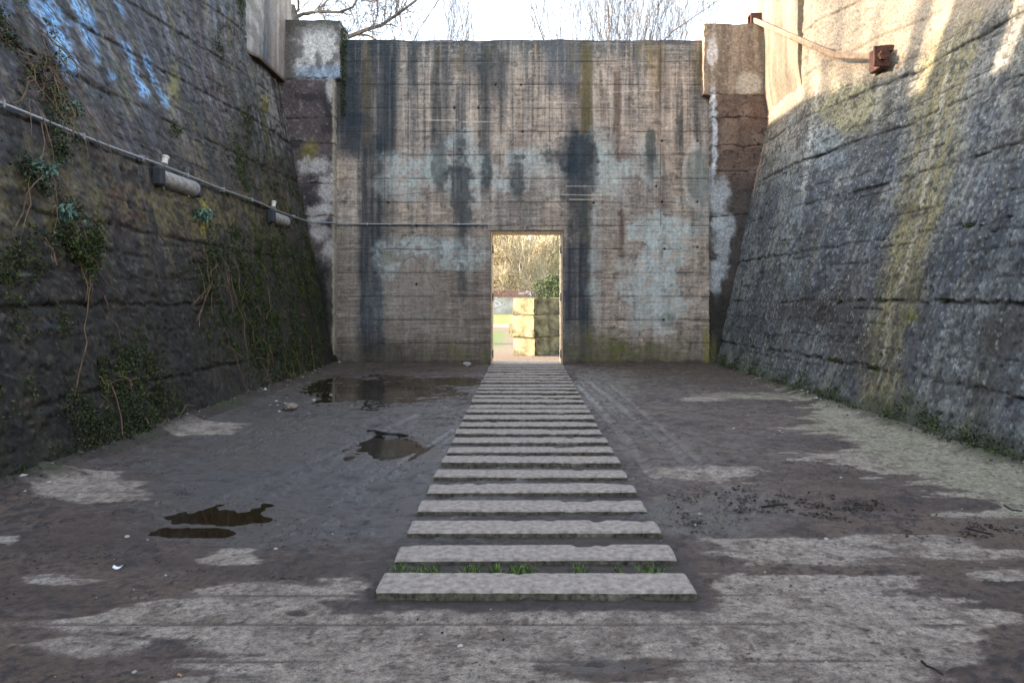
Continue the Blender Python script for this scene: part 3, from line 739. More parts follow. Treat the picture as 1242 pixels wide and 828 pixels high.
# ------------------------------------------------------------------ side walls
def side_wall(left):
    s = -1 if left else 1
    f = xL if left else xR
    ys = np.concatenate([np.linspace(-8, 3.9, 30), np.linspace(4.0, 16.5, 560)])
    zt = 8.75 if left else 8.7
    zs = np.linspace(-.2, zt, 390)
    Yg, Zg = np.meshgrid(ys, zs)
    X0 = f(Zg, Yg)
    Yc = np.maximum(Yg, 2.5)
    U = CX + X0 / Yc * F; V = CY - (Zg - EYE) / Yc * F
    sd = 100 if left else 200
    lo = fbm(Yg * .7, Zg * .7, 4, sd + 1); md = fbm(Yg * 2.6, Zg * 3.2, 5, sd + 2); hi = fbm(Yg * 10, Zg * 13, 4, sd + 3)
    st = fbm(Yg * 3.2, Zg * .35, 4, sd + 4); st2 = fbm(Yg * 9, Zg * .8, 4, sd + 5); fine = fbm(Yg * 30, Zg * 36, 3, sd + 6)
    NB = np.clip(.5 + (md - .5) * 1.1 + (hi - .5) * .8, 0, 1)
    # courses
    wob = (fbm(Yg * .5, Yg * 0 + 3, 3, sd + 7) - .5) * .12 + (fbm(Yg * 6, Zg * 2, 3, sd + 9) - .5) * .05
    zz = (Zg + wob) / .85 + .35
    k = np.floor(zz); fr = zz - k
    brk = sst(.34, .52, fbm(Yg * 1.3, k * 5.3, 3, sd + 8))
    gr = (np.exp(-(fr / .022) ** 2) + np.exp(-((1 - fr) / .016) ** 2)) * brk * sst(.25, .6, fbm(Yg * 4, k * 3.1, 3, sd + 14))
    zz2 = zz * 2 + .3; k2 = np.floor(zz2); fr2 = zz2 - k2
    gr2 = np.exp(-((fr2 - .02) / .03) ** 2) * sst(.5, .65, fbm(Yg * 1.1, k2 * 3.3, 3, sd + 10))
    course_off = (vnoise(Yg * .3, k * 7.7, sd + 11) - .5) * .03
    ledge = -fr * .012
    zz3 = zz * 3 + .12; k3 = np.floor(zz3); fr3 = zz3 - k3
    gr3 = np.exp(-((fr3 - .02) / .045) ** 2) * sst(.38, .58, fbm(Yg * 2.4, k3 * 3.3, 4, sd + 13))
    spall = sst(.56, .60, fbm(Yg * 2.2, Zg * 4.4, 5, sd + 15)) * .012
    raw = -spall + (lo - .5) * .05 + (md - .5) * (.035 if left else .016) + (hi - .5) * (.022 if left else .012) - gr3 * .012 + (fine - .5) * .016 + course_off + ledge - gr * .032 - gr2 * .018
    pit = sst(.66, .74, fbm(Yg * 17, Zg * 18, 3, sd + 12)) * .012
    raw -= pit
    if not left:
        # crack-like rib and drip running down the face
        pass
    base_in = np.exp(-np.maximum(Zg, 0) / .25) * .05
    raw = raw + base_in
    C = np.empty(U.shape + (3,))
    if left:
        C[:] = lin(58, 54, 50)
        mixc(C, lin(40, 40, 44), sst(.4, .6, lo) * .75)
        mixc(C, lin(86, 74, 70), sst(.50, .70, st) * .5)
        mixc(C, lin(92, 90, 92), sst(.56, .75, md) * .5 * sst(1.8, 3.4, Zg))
        mixc(C, lin(58, 66, 88), sst(.5, .7, st2) * sst(3.2, 4.4, Zg) * .55)
        mixc(C, lin(112, 106, 98), sst(.58, .70, st2) * .5)
        mixc(C, lin(26, 24, 26), sst(.56, .70, fbm(Yg * 14, Zg * .6, 4, 131)) * .6)
        mixc(C, lin(96, 86, 60), sst(.58, .72, fbm(Yg * 7, Zg * .5, 4, 132)) * .55)
        mixc(C, lin(70, 72, 34), sst(.54, .68, fbm(Yg * 5, Zg * .7, 4, 133)) * sst(.45, .6, md) * .6)
        # tan and olive areas below the conduit
        mixc(C, lin(94, 86, 58), (blob(U, V, 60, 235, 90, 60, NB, .5, .9) * .55 + blob(U, V, 235, 255, 60, 30, NB, .5, .9) * .8 + blob(U, V, 330, 265, 26, 36, NB, .5, .9) * .6) * (.4 + st2))
        mixc(C, lin(92, 70, 54), blob(U, V, 150, 250, 24, 40, NB, .6, 1.2) * .4 + blob(U, V, 270, 95, 14, 60, NB, .4, .9) * .3)
        mixc(C, lin(134, 126, 74), blob(U, V, 247, 262, 7, 20, NB, .3, .7) * .85 + blob(U, V, 212, 112, 7, 30, NB, .5, 1.6) * .45)
        # pale blue lime runs at the top
        for (a, b, rx, ry, w) in [(62, 25, 15, 30, .9), (84, 72, 9, 24, .9), (100, 12, 11, 20, .7), (113, 55, 7, 30, .7), (160, 72, 5, 18, .6), (182, 80, 6, 18, .6), (137, 90, 6, 9, .8), (178, 110, 6, 12, .6), (200, 120, 5, 12, .5), (148, 10, 5, 14, .5), (10, 10, 8, 12, .4), (65, 395, 8, 4, .5)]:
            sh = (V - b) * .42
            d = np.sqrt(((U - sh - a) / rx) ** 2 + ((V - b) / ry) ** 2) + 1.6 * (NB - .5)
            mixc(C, lin(136, 168, 200), (1 - sst(.6, 1.5, d)) * w * 1.1 * sst(.25, .5, hi))
        for (a, b, rx, ry) in [(30, 40, 8, 40), (180, 160, 20, 30), (128, 110, 12, 30), (325, 20, 6, 60)]:
            mixc(C, lin(30, 27, 28), blob(U, V, a, b, rx, ry, NB, .4, .9) * .6)
        # brown rust runs
        for (u0, v0, u1, v1, w) in [(255, 30, 300, 190, 5), (330, 200, 362, 340, 4), (240, 0, 262, 120, 3), (300, 190, 330, 300, 4), (120, 130, 150, 300, 6)]:
            t = np.clip((V - v0) / (v1 - v0), 0, 1)
            d = np.abs(U - (u0 + (u1 - u0) * t) + (NB - .5) * 10)
            mixc(C, lin(60, 42, 34), (1 - sst(w * .4, w * 1.8, d)) * (V > v0) * (V < v1) * .45)
        # far upper part is greyer
        mixc(C, lin(124, 120, 116), sst(305, 318, U) * (V < 190) * sst(.3, .55, st2) * (1 - sst(150, 200, V + (md - .5) * 60)) * .85)
        mixc(C, lin(120, 108, 62), blob(U, V, 322, 128, 5, 12, NB, .4, 1.3) * .7)
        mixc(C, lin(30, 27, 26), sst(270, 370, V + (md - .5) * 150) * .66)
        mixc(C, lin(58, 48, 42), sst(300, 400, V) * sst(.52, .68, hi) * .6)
        mixc(C, lin(118, 112, 104), sst(.64, .74, fine) * .5); mixc(C, lin(18, 17, 16), sst(.52, .66, hi) * .65); mixc(C, lin(24, 22, 22), sst(.6, .72, 1 - fine) * .5)
        moss = np.zeros_like(U)
        for (a, b, rx, ry, w) in [(310, 360, 75, 90, 1), (150, 500, 60, 90, 1), (25, 320, 40, 45, .8), (85, 300, 22, 26, .8), (10, 30, 22, 40, .8), (30, 110, 16, 40, .45), (300, 190, 34, 90, .55), (270, 55, 18, 55, .6),
                                  (372, 350, 18, 90, .9), (345, 430, 50, 50, .9), (200, 110, 12, 30, .3), (215, 155, 15, 14, .7), (50, 390, 60, 25, .6), (60, 560, 100, 30, .7), (10, 480, 50, 60, .5), (240, 540, 40, 14, .5), (55, 190, 20, 30, .4), (340, 240, 25, 50, .6), (292, 0, 5, 30, .8)]:
            moss = np.maximum(moss, w * blob(U, V, a, b, rx, ry, NB, .6, 1.6))
        moss = moss * sst(.38, .62, hi * .5 + st2 * .25 + md * .25)
        mixc(C, lin(44, 50, 22), moss * .8)
        rough = .62 - .28 * sst(.45, .65, st2)
    else:
        C[:] = lin(104, 107, 106)
        mixc(C, lin(72, 79, 86), sst(.42, .6, lo) * .8)
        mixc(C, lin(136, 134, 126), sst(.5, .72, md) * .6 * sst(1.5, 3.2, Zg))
        mixc(C, lin(66, 70, 74), sst(.48, .66, st) * .65)
        mixc(C, lin(54, 60, 68), sst(.56, .70, fbm(Yg * 12, Zg * .6, 4, 231)) * .55)
        mixc(C, lin(150, 150, 140), sst(.60, .74, fbm(Yg * 9, Zg * .45, 4, 232)) * .2)
        mixc(C, lin(120, 110, 74), sst(.58, .72, fbm(Yg * 4, Zg * .5, 4, 233)) * .2)
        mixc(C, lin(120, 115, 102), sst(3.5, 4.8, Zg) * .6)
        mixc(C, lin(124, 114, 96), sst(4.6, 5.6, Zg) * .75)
        mixc(C, lin(118, 126, 128), (blob(U, V, 1000, 175, 22, 25, NB, .5, .8) + blob(U, V, 960, 260, 14, 120, NB, .5, .8) * .5) * .7)
        mixc(C, lin(132, 126, 96), blob(U, V, 1030, 130, 34, 30, NB, .4, 1.0) * .7)
        # broad tan drip band with a pale line in it
        t = np.clip((V - 40) / 450.0, 0, 1)
        uc = np.interp(V, [-100, 60, 280, 400, 490, 560], [1185, 1150, 1108, 1075, 1060, 1055])
        wdt = np.interp(V, [0, 100, 280, 480], [34, 34, 30, 26])
        mixc(C, lin(122, 113, 80), (1 - sst(.5, 1.25, np.abs((U - uc) / wdt) + (NB - .5) * .8)) * .85 * (.45 + .6 * sst(.3, .6, st2)))
        mixc(C, lin(166, 160, 142), (1 - sst(.8, 4.0, np.abs(U - uc - 2 + (NB - .5) * 4))) * .65 * (V < 460) * sst(.3, .5, hi))
        mixc(C, lin(170, 176, 172), (1 - sst(1, 5, np.abs(U - np.interp(V, [50, 270], [1140, 1062]) + (NB - .5) * 8))) * .0)
        for (ua, ub, v0, v1, w, k_) in [(1003, 968, 0, 290, 3, .55), (1072, 1055, 60, 200, 2.5, .5), (1095, 1075, 80, 180, 3, .4)]:
            uu = ua + (ub - ua) * np.clip((V - v0) / (v1 - v0), 0, 1)
            mixc(C, lin(186, 186, 180), (1 - sst(w * .4, w * 1.6, np.abs(U - uu + (NB - .5) * 2.5))) * (V > v0) * (1 - sst(v1 - 60, v1, V)) * k_ * .6 * sst(.35, .55, hi))
        mixc(C, lin(60, 52, 46), (blob(U, V, 1025, 400, 26, 60, NB, .6, 1.3) + blob(U, V, 985, 375, 30, 14, NB, .6, 1.3) + blob(U, V, 1210, 405, 30, 20, NB, .6, 1.3) + blob(U, V, 1200, 540, 40, 14, NB, .6, 1.3)) * .75)
        mixc(C, lin(104, 102, 56), blob(U, V, 1104, 384, 12, 7, NB, .5, 1.0) * .9 + blob(U, V, 1096, 485, 5, 18, NB, .4, .8) * .5)
        mixc(C, lin(150, 146, 138), sst(.64, .74, fine) * .6); mixc(C, lin(50, 50, 50), sst(.62, .74, 1 - fine) * .6); mixc(C, lin(58, 56, 50), sst(.56, .68, hi) * .55)
        low = 1 - sst(.0, .45, Zg + (md - .5) * .5)
        mixc(C, lin(60, 66, 42), low * .8)
        mixc(C, lin(96, 104, 86), (1 - sst(880, 960, U)) * (1 - sst(0, 1.2, Zg)) * .3)
        mixc(C, lin(66, 64, 62), sst(.52, .7, st2) * (1 - sst(1.2, 2.4, Zg)) * .6)
        moss = np.maximum(gr * sst(.5, .62, md) * .8, low)
        mixc(C, lin(50, 48, 34), gr * sst(.45, .6, md) * .6)
        rough = .82 - .1 * sst(.5, .7, st2)
    mixc(C, lin(34, 32, 30), gr3 * .65); C *= (1 - .22 * (spall > .006))[..., None]; mixc(C, lin(20, 19, 18), gr * .8); mixc(C, lin(34, 32, 30), gr2 * .7); mixc(C, lin(34, 32, 32), sst(.0, .010, pit) * .6)
    rg = np.clip(rough + (hi - .5) * .2, .3, .95)
    # keep the conduit and the ends clear
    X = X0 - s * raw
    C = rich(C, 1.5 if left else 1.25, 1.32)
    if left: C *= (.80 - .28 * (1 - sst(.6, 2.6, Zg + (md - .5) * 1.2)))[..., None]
    if not left: mixc(C, lin(158, 142, 120) * (.75 + .5 * hi[..., None]), sst(4.9, 5.5, Zg) * .7)  # sunlight painted in: paler, warmer colour across the wall's sunlit top
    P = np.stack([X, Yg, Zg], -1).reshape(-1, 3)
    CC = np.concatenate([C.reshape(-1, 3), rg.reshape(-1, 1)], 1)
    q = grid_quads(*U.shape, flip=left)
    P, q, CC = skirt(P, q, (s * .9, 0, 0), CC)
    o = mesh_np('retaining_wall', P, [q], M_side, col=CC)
    return o, (Yg, Zg, X, moss, ys, zs)
WL, DL = side_wall(True)
tag(WL, 'dark mossy leaning concrete wall on the left carrying conduit and lamps', 'wall')
WR, DR = side_wall(False)
tag(WR, 'grey leaning concrete wall on the right with tan stain and sunlit top', 'wall')

def surf(D, Y, Z):
    i = np.clip(np.searchsorted(D[4], Y), 0, len(D[4]) - 1); j = np.clip(np.searchsorted(D[5], Z), 0, len(D[5]) - 1)
    return D[2][j, i]

# vertical blocks above the slanting faces
def slab_block(name, label, x, y0, y1, z0, z1, s, paint, taper=0.0, near=0.0):
    """vertical concrete face at x looking across the pit, .9 m thick"""
    ys = np.linspace(y0, y1, 110); zs = np.linspace(z0, z1, 170)
    Yg, Zg = np.meshgrid(ys, zs)
    st = fbm(Yg * 4, Zg * .35, 4, 301); md = fbm(Yg * 3, Zg * 3, 4, 302)
    C = np.empty(Yg.shape + (3,)); paint(C, Yg, Zg, st, md)
    X = x - s * ((md - .5) * .03) + taper * s * (1 - sst(z0, z0 + 1.1, Zg)) + near * s * (1 - sst(y0, y0 + .5, Yg))
    P = np.stack([X, Yg, Zg], -1).reshape(-1, 3)
    CC = np.concatenate([C.reshape(-1, 3), np.full((Yg.size, 1), .85)], 1)
    q = grid_quads(*Yg.shape, flip=(s < 0))
    P, q, CC = skirt(P, q, (s * 1.2, 0, 0), CC)
    return tag(mesh_np(name, P, [q], M_back, col=CC), label, 'buttress')
def pbL(C, Y, Z, st, md):
    C[:] = lin(146, 140, 132); mixc(C, lin(78, 82, 88), sst(.42, .56, st) * .9); mixc(C, lin(80, 72, 64), sst(.5, .66, md) * .5); mixc(C, lin(170, 150, 132), sst(14.9, 15.3, Y) * .4)
    mixc(C, lin(70, 50, 38), 1 - sst(6.14, 6.26, Z + (md - .5) * .1))
def pbR(C, Y, Z, st, md):
    C[:] = lin(132, 120, 102); mixc(C, lin(104, 94, 80), sst(.42, .6, st) * .8); mixc(C, lin(96, 92, 84), sst(16.0, 16.08, Y) * .6)
slab_block('wall_buttress', 'vertical streaked block jutting over the left wall beside the pillar', -5.05, 14.07, 16.55, 6.14, 9.02, -1, pbL, 0.0, .16)
slab_block('wall_buttress', 'vertical pale sunlit block at the far end of the right wall', 5.345, 14.17, 16.6, 5.0, 8.9, 1, pbR, .13)

# ------------------------------------------------------------------ added panels above the left wall (out of view, gaps shape the shade)
def shade_tier(y0, y1, z1):
    MB().box(-7.7, -7.2, y0, y1, 8.3, z1, .02).build('shade_panel', M_shadepanel, shade_root)
shade_root = empty('shade_panels', (0, 0, 0))
tag(shade_root, 'tall added panels above the left wall, unseen, shading the pit', 'shade panel')
for (a, b, z) in [(-8, 9.15, 12.6), (9.15, 9.33, 12.6), (9.33, 9.68, 8.60), (9.68, 11.3, 12.6), (11.3, 11.78, 8.70), (11.78, 12.05, 12.6), (12.05, 16.9, 9.72)]:
    shade_tier(a + .002, b - .002, z)

# ------------------------------------------------------------------ slab path
def slab_mesh(seed):
    random.seed(seed)
    w, d, t = 1.535, .236, .085
    nx_, ny_ = 110, 8
    mb = MB()
    vs = []
    ring = [(-d / 2, -t), (-d / 2, -t * .55), (-d / 2, -.012), (-d / 2 + .010, 0), (0, .001), (d / 2 - .010, 0), (d / 2, -.012), (d / 2, -t)]
    for i in range(nx_ + 1):
        x = -w / 2 + w * i / nx_
        e = .008 if i in (0, nx_) else 0
        for (yy, zz) in ring:
            rj = .005 if zz > -.02 else .007
            j_ = ring.index((yy, zz))
            o1 = float(fbm(x * 5 + seed * 9, j_ * .7, 3, 600) - .5); o2 = float(fbm(x * 28 + seed * 9, j_ * 1.7, 3, 610) - .5)
            chip = max(0, float(fbm(x * 6 + seed * 4, .5 if yy < 0 else 7.5, 3, 620)) - .62) * .10 * (1 if abs(yy) > .08 and zz > -.02 else 0)
            vs.append((x + (0 if e == 0 else o2 * .02), yy * (1 - e * 3) + o1 * .006 + o2 * rj * .9 - math.copysign(chip, yy), zz - e * .5 + o2 * .003 - chip * .5))
    top_f = []; side_f = []
    k = len(ring)
    for i in range(nx_):
        for j in range(k):
            j2 = (j + 1) % k
            (top_f if 3 <= j < 5 or j == 2 or j == 5 else side_f).append((i * k + j, i * k + j2, (i + 1) * k + j2, (i + 1) * k + j))
    side_f.append(tuple(range(k))); side_f.append(tuple(reversed(range(nx_ * k, nx_ * k + k))))
    me = bpy.data.meshes.new('step_slab'); me.from_pydata(vs, [], side_f + top_f)
    me.materials.append(M_slabside); me.materials.append(M_slab)
    me.update()
    me.polygons.foreach_set('material_index', [0] * len(side_f) + [1] * len(top_f))
    import bmesh
    bm = bmesh.new(); bm.from_mesh(me); bmesh.ops.recalc_face_normals(bm, faces=bm.faces); bm.to_mesh(me); bm.free()
    return me
meshes = [slab_mesh(s) for s in range(6)]
ordn = ['first and nearest', 'second', 'third', 'fourth', 'fifth', 'sixth', 'seventh', 'eighth', 'ninth', 'tenth', 'eleventh', 'twelfth', 'thirteenth', 'fourteenth', 'fifteenth',
        'sixteenth', 'seventeenth', 'eighteenth', 'nineteenth', 'twentieth', 'twenty-first', 'twenty-second', 'twenty-third', 'twenty-fourth', 'twenty-fifth', 'twenty-sixth and farthest']
extra = {0: 'nearest concrete slab of the stepping path, bare mud before it', 1: 'second concrete slab of the path, grass tufts along its front edge'}
for i in range(26):
    o = bpy.data.objects.new('step_slab', meshes[i % 6])
    yc = 3.671 + .4678 * i
    o.location = (.086 + .0079 * (yc - 3.55) + random.uniform(-.006, .006), yc, .050 + random.uniform(-.009, .007))
    o.rotation_euler = (random.uniform(-.018, .018), random.uniform(-.004, .004), random.uniform(-.008, .008) + (math.pi if i % 2 else 0))
    link(o)
    tag(o, extra.get(i, ordn[i] + ' concrete slab of the stepping path, counted from the front'), 'slab', 'concrete slabs laid as a stepping path')

# ------------------------------------------------------------------ door frame
dr = empty('door_frame', ((dx0 + dx1) / 2, YW + .4, 0))
tag(dr, 'pale tan door frame lining the opening in the end wall', 'door frame')
def loc(mb, name, mat, par):
    o = mb.build(name, mat); o.parent = par; o.location = (-par.location.x, -par.location.y, -par.location.z); return o
loc(MB().box(dx0 + .003, dx0 + .045, YW + .06, YW + .74, 0.0, 2.90, .006), 'jamb', M_doorframe, dr)
loc(MB().box(dx1 - .045, dx1 - .003, YW + .06, YW + .74, 0.0, 2.90, .006), 'jamb', M_doorframe, dr)
loc(MB().box(dx0 + .003, dx1 - .003, YW + .055, YW + .745, 2.902, 2.945, .006), 'lintel', M_doorframe, dr)
for x, s in ((dx0 + .045, 1), (dx1 - .045, -1)):
    for z in (.15, 1.15 + .25, 2.45):
        xa, xb = sorted((x + s * .002, x + s * .024))
        loc(MB().box(xa, xb, YW + .075, YW + .12, z, z + .16, .003).tube([((xa + xb) / 2, YW + .066, z - .01), ((xa + xb) / 2, YW + .066, z + .17)], .010, 8), 'hinge', M_hinge, dr)
loc(MB().box(dx0 + .003, dx1 - .003, YW + .0, YW + .78, -.06, .012, .006), 'threshold', M_slab, dr)

# ------------------------------------------------------------------ conduit
cd = empty('electrical_conduit', (-4.5, 10, 3.1))
tag(cd, 'thin grey electrical conduit running along left wall to the doorway', 'conduit')
pts = []
for y in np.linspace(1.0, 15.3, 60):
    z = 3.17 - .07 * (y - 6) / 10 + .008 * math.sin(y * 2.1)
    # the pipe spans the hollows: use the wall's outermost point close by
    xx = max(float(surf(DL, y + d, z + e)) for d in (-.12, 0, .12) for e in (-.05, 0, .05)) + .03
    pts.append([xx, y, z])
for _ in range(6):
    for i in range(1, len(pts) - 1):
        pts[i][0] = max(pts[i][0], (pts[i - 1][0] + pts[i + 1][0]) / 2)
cpts = [tuple(p) for p in pts]
cpts += [(-4.50, 15.75, 3.10), (-4.44, 16.02, 3.095), (-4.0, 16.02, 3.085)]
loc(MB().tube(cpts, .018, 8), 'pipe', M_conduit, cd)
loc(MB().tube([(-4.02, 16.02, 3.085), (-3.95, 16.1, 3.085), (-3.93, 16.262, 3.083), (-.66, 16.262, 3.073), (-.64, 16.275, 3.05), (-.64, 16.275, 2.96)], .017, 8), 'pipe', M_conduit, cd)
for x in [-3.75, -3.3, -2.8, -2.3, -1.8, -1.3, -.8]:
    loc(MB().box(x - .012, x + .012, 16.235, 16.29, 3.045, 3.115, .003), 'clip', M_conduit, cd)
for i in range(3, 60, 5):
    p = pts[i]
    loc(MB().box(p[0] - .06, p[0] + .024, p[1] - .012, p[1] + .012, p[2] - .035, p[2] + .035, .003), 'clip', M_conduit, cd)

def wall_lamp(y0, y1, label):
    def cx(y):
        j = min(range(len(pts)), key=lambda k: abs(pts[k][1] - y)); return pts[j][0], pts[j][2]
    (xa, za), (xb, zb) = cx(y0), cx(y1); za -= .03; zb -= .03
    x = max(xa, xb) + .03
    r = empty('wall_lamp', (x, (y0 + y1) / 2, (za + zb) / 2 - .14))
    tag(r, label, 'lamp', 'tube lamps under the conduit')
    L_ = (y1 - y0) / 2
    MB().box(-.12, -.02, -L_ + .03, L_ - .03, -.11, .11, .012).build('housing', M_lampbody, r)
    # half-round cover
    mb = MB(); n = 12; vs = []; fs = []
    for k_, yy in enumerate([-L_ + .13, -L_ + .14, L_ - .05, L_ - .04]):
        sc_ = .93 if k_ in (0, 3) else 1.0
        for i in range(n + 1):
            t = -math.pi / 2 + math.pi * i / n
            vs.append((-.018 + .11 * math.cos(t) * sc_, yy, .112 * math.sin(t) * sc_))
    for k_ in range(3):
        for i in range(n):
            a = k_ * (n + 1) + i
            fs.append((a, a + 1, a + n + 2, a + n + 1))
    fs.append(tuple(range(n + 1))); fs.append(tuple(reversed(range(3 * (n + 1), 4 * (n + 1)))))
    mb.add(vs, fs); mb.build('diffuser', M_lampcover, r, smooth=False)
    MB().box(-.03, .098, -L_, -L_ + .125, -.118, .118, .02).build('end_cap', M_lampbody, r)
    MB().box(-.03, .092, L_ - .038, L_, -.114, .114, .015).build('end_cap', M_lampbody, r)
    MB().tube([(-.02, -L_ + .32, .20), (-.02, -L_ + .36, .29)], .038, 12).tube([(-.02, -L_ + .355, .28), (-.02, -L_ + .365, .30)], .046, 12).build('cable_gland', M_lampknob, r)
    for s_ in (-.6, .6):
        MB().tube([(.0, L_ * s_, -.11), (.02, L_ * s_, -.14)], .012, 6).build('clasp', M_conduit, r)
wall_lamp(9.2, 10.4, 'nearer long tube lamp with cloudy cover on the left wall')
wall_lamp(13.4, 14.45, 'farther tube lamp with cloudy cover close to the left pillar')

# ------------------------------------------------------------------ steel brace on the right
ax_, ay_, az_ = on_right(1076, 72)
br = empty('steel_brace', (ax_, ay_, az_))
tag(br, 'bent rusty steel tie bar bolted to the right wall below its sunlit top', 'steel bar')
xs_ = float(surf(DR, ay_, az_)) 
Ye = 16.35
e0 = ((913 - CX) / F * Ye, Ye, EYE + (CY - 24) / F * Ye)
mid = ((1012 - CX) / F * (ay_ + .9), ay_ + .9, EYE + (CY - 67) / F * (ay_ + .9))
end = (ax_ - .14, ay_ + .12, EYE + (CY - 69) / F * (ay_ + .12))
def bar(pts, hw, hh):
    mb = MB(); vs = []; fs = []
    P_ = [Vector(p) for p in pts]
    for i, p in enumerate(P_):
        d = (P_[min(i + 1, len(P_) - 1)] - P_[max(i - 1, 0)]).normalized()
        side_ = d.cross(Vector((0, 0, 1))).normalized(); up_ = side_.cross(d)
        c_ = .3
        for (a, b) in [(-1, -1 + c_), (-1 + c_, -1), (1 - c_, -1), (1, -1 + c_), (1, 1 - c_), (1 - c_, 1), (-1 + c_, 1), (-1, 1 - c_)]:
            vs.append(p + side_ * a * hw + up_ * b * hh)
    for i in range(len(P_) - 1):
        for k in range(8):
            j = (k + 1) % 8; fs.append((i * 8 + k, i * 8 + j, (i + 1) * 8 + j, (i + 1) * 8 + k))
    fs.append(tuple(range(8))); fs.append(tuple(reversed(range((len(P_) - 1) * 8, len(P_) * 8))))
    mb.add(vs, fs); return mb
m0 = [mid[i] + (e0[i] - mid[i]) * .12 for i in range(3)]
m1 = [mid[i] + (end[i] - mid[i]) * .25 for i in range(3)]
loc(bar([e0, m0, mid, m1, end], .03, .052), 'bar', M_bar, br)
hx_, hy_, hz_ = ax_, ay_, az_
loc(MB().box(hx_ - .20, hx_ - .10, hy_ - .17, hy_ + .19, hz_ - .18, hz_ + .17, .012), 'anchor_plate', M_rust, br)
loc(MB().box(hx_ - .09, hx_ + .16, hy_ - .10, hy_ + .22, hz_ + .10, hz_ + .20, .01), 'upper_flange', M_rust, br)
loc(MB().box(hx_ - .09, hx_ + .16, hy_ - .10, hy_ + .22, hz_ - .20, hz_ - .11, .01), 'lower_flange', M_rust, br)
loc(MB().box(hx_ - .30, hx_ - .05, hy_ - .19, hy_ - .15, hz_ - .17, hz_ + .15, .008), 'face_plate', M_rust, br)
loc(MB().tube([(hx_ - .17, hy_ - .19, hz_ - .01), (hx_ - .17, hy_ - .25, hz_ - .01)], .075, 6), 'bolt_head', M_rust, br)
loc(MB().box(e0[0] - .08, e0[0] + .20, Ye - .12, Ye - .09, e0[2] - .16, e0[2] + .11, .006).box(e0[0] - .08, e0[0] + .20, Ye + .09, Ye + .12, e0[2] - .16, e0[2] + .11, .006)
    .box(e0[0] - .08, e0[0] + .20, Ye - .085, Ye + .085, e0[2] + .08, e0[2] + .105, .004).box(e0[0] - .08, e0[0] + .20, Ye - .085, Ye + .085, e0[2] - .16, e0[2] - .135, .004), 'end_bracket', M_rust, br)

# thin stick hanging on the right wall
pa = on_right(937, 172); pb = on_right(921, 240)
o = MB().tube([(pa[0] - .14, pa[1], pa[2]), ((pa[0] + pb[0]) / 2 - .15, (pa[1] + pb[1]) / 2, (pa[2] + pb[2]) / 2), (pb[0] - .14, pb[1], pb[2])], [.015, .02, .012], 6).build('thin_stick', M_bar)
tag(o, 'thin pale stick leaning on the right wall beside the pillar', 'stick')

# ------------------------------------------------------------------ foliage helpers
def leaf_cloud(name, pts, nrm, size, mat, parent=None, up=0.3, aspect=.6, flat=1.0):
    """many small separate leaf faces at given points"""
    n = len(pts); pts = np.asarray(pts)
    a = RNG.normal(size=(n, 3)); a[:, 2] -= up; a += np.asarray(nrm) * -.2
    a /= np.linalg.norm(a, axis=1)[:, None]
    a[:, 2] *= flat
    b = RNG.normal(size=(n, 3)); b = np.cross(a, b); b[:, 2] *= flat; b /= np.linalg.norm(b, axis=1)[:, None]
    s = (np.asarray(size) * RNG.uniform(.5, 1.4, n))[:, None]
    c = np.cross(a, b) * s * .15
    v = np.stack([pts, pts + a * s * .5 + b * s * aspect * .5 + c, pts + a * s, pts + a * s * .5 - b * s * aspect * .5 + c], 1).reshape(-1, 3)
    f = np.arange(n * 4).reshape(n, 4)
    return mesh_np(name, v, [f], mat, parent=parent, smooth=False)

def wall_points(D, left, n, mask_fn, out=(0.0, .04)):
    Yg, Zg, X, moss = D[:4]
    w = mask_fn(Yg, Zg, moss).ravel()
    w = np.clip(w, 0, None); w[~np.isfinite(w)] = 0
    # weight by photo nearness so that far parts are not starved
    idx = RNG.choice(w.size, n, p=w / w.sum())
    s = 1 if left else -1
    p = np.stack([X.ravel()[idx] + s * RNG.uniform(out[0], out[1], n), Yg.ravel()[idx] + RNG.normal(0, .015, n), Zg.ravel()[idx] + RNG.normal(0, .015, n)], 1)
    return p

def LW(a, b, rx, ry):
    """soft region on a side wall around a spot"""
    def f(Yg, Zg, moss, left=True):
        X0 = xL(Zg, Yg) if left else xR(Zg, Yg)
        Yc = np.maximum(Yg, 2.5)
        U = CX + X0 / Yc * F; V = CY - (Zg - EYE) / Yc * F
        return (1 - sst(.2, 1.7, np.sqrt(((U - a) / rx) ** 2 + ((V - b) / ry) ** 2) + 2.0 * (fbm(Yg * 2.2, Zg * 2.2, 4, 402) - .5))) ** 1.3
    return f

p = wall_points(DL, True, 48000, lambda Y, Z, m: sst(.15, .8, m) * sst(.40, .58, fbm(Y * 4, Z * 2.2, 4, 420)) * (Y > 4) , (0, .045))
tag(leaf_cloud('moss', p, (1, 0, 0), .024, M_leafdark, up=.6, aspect=.7), kind='stuff')

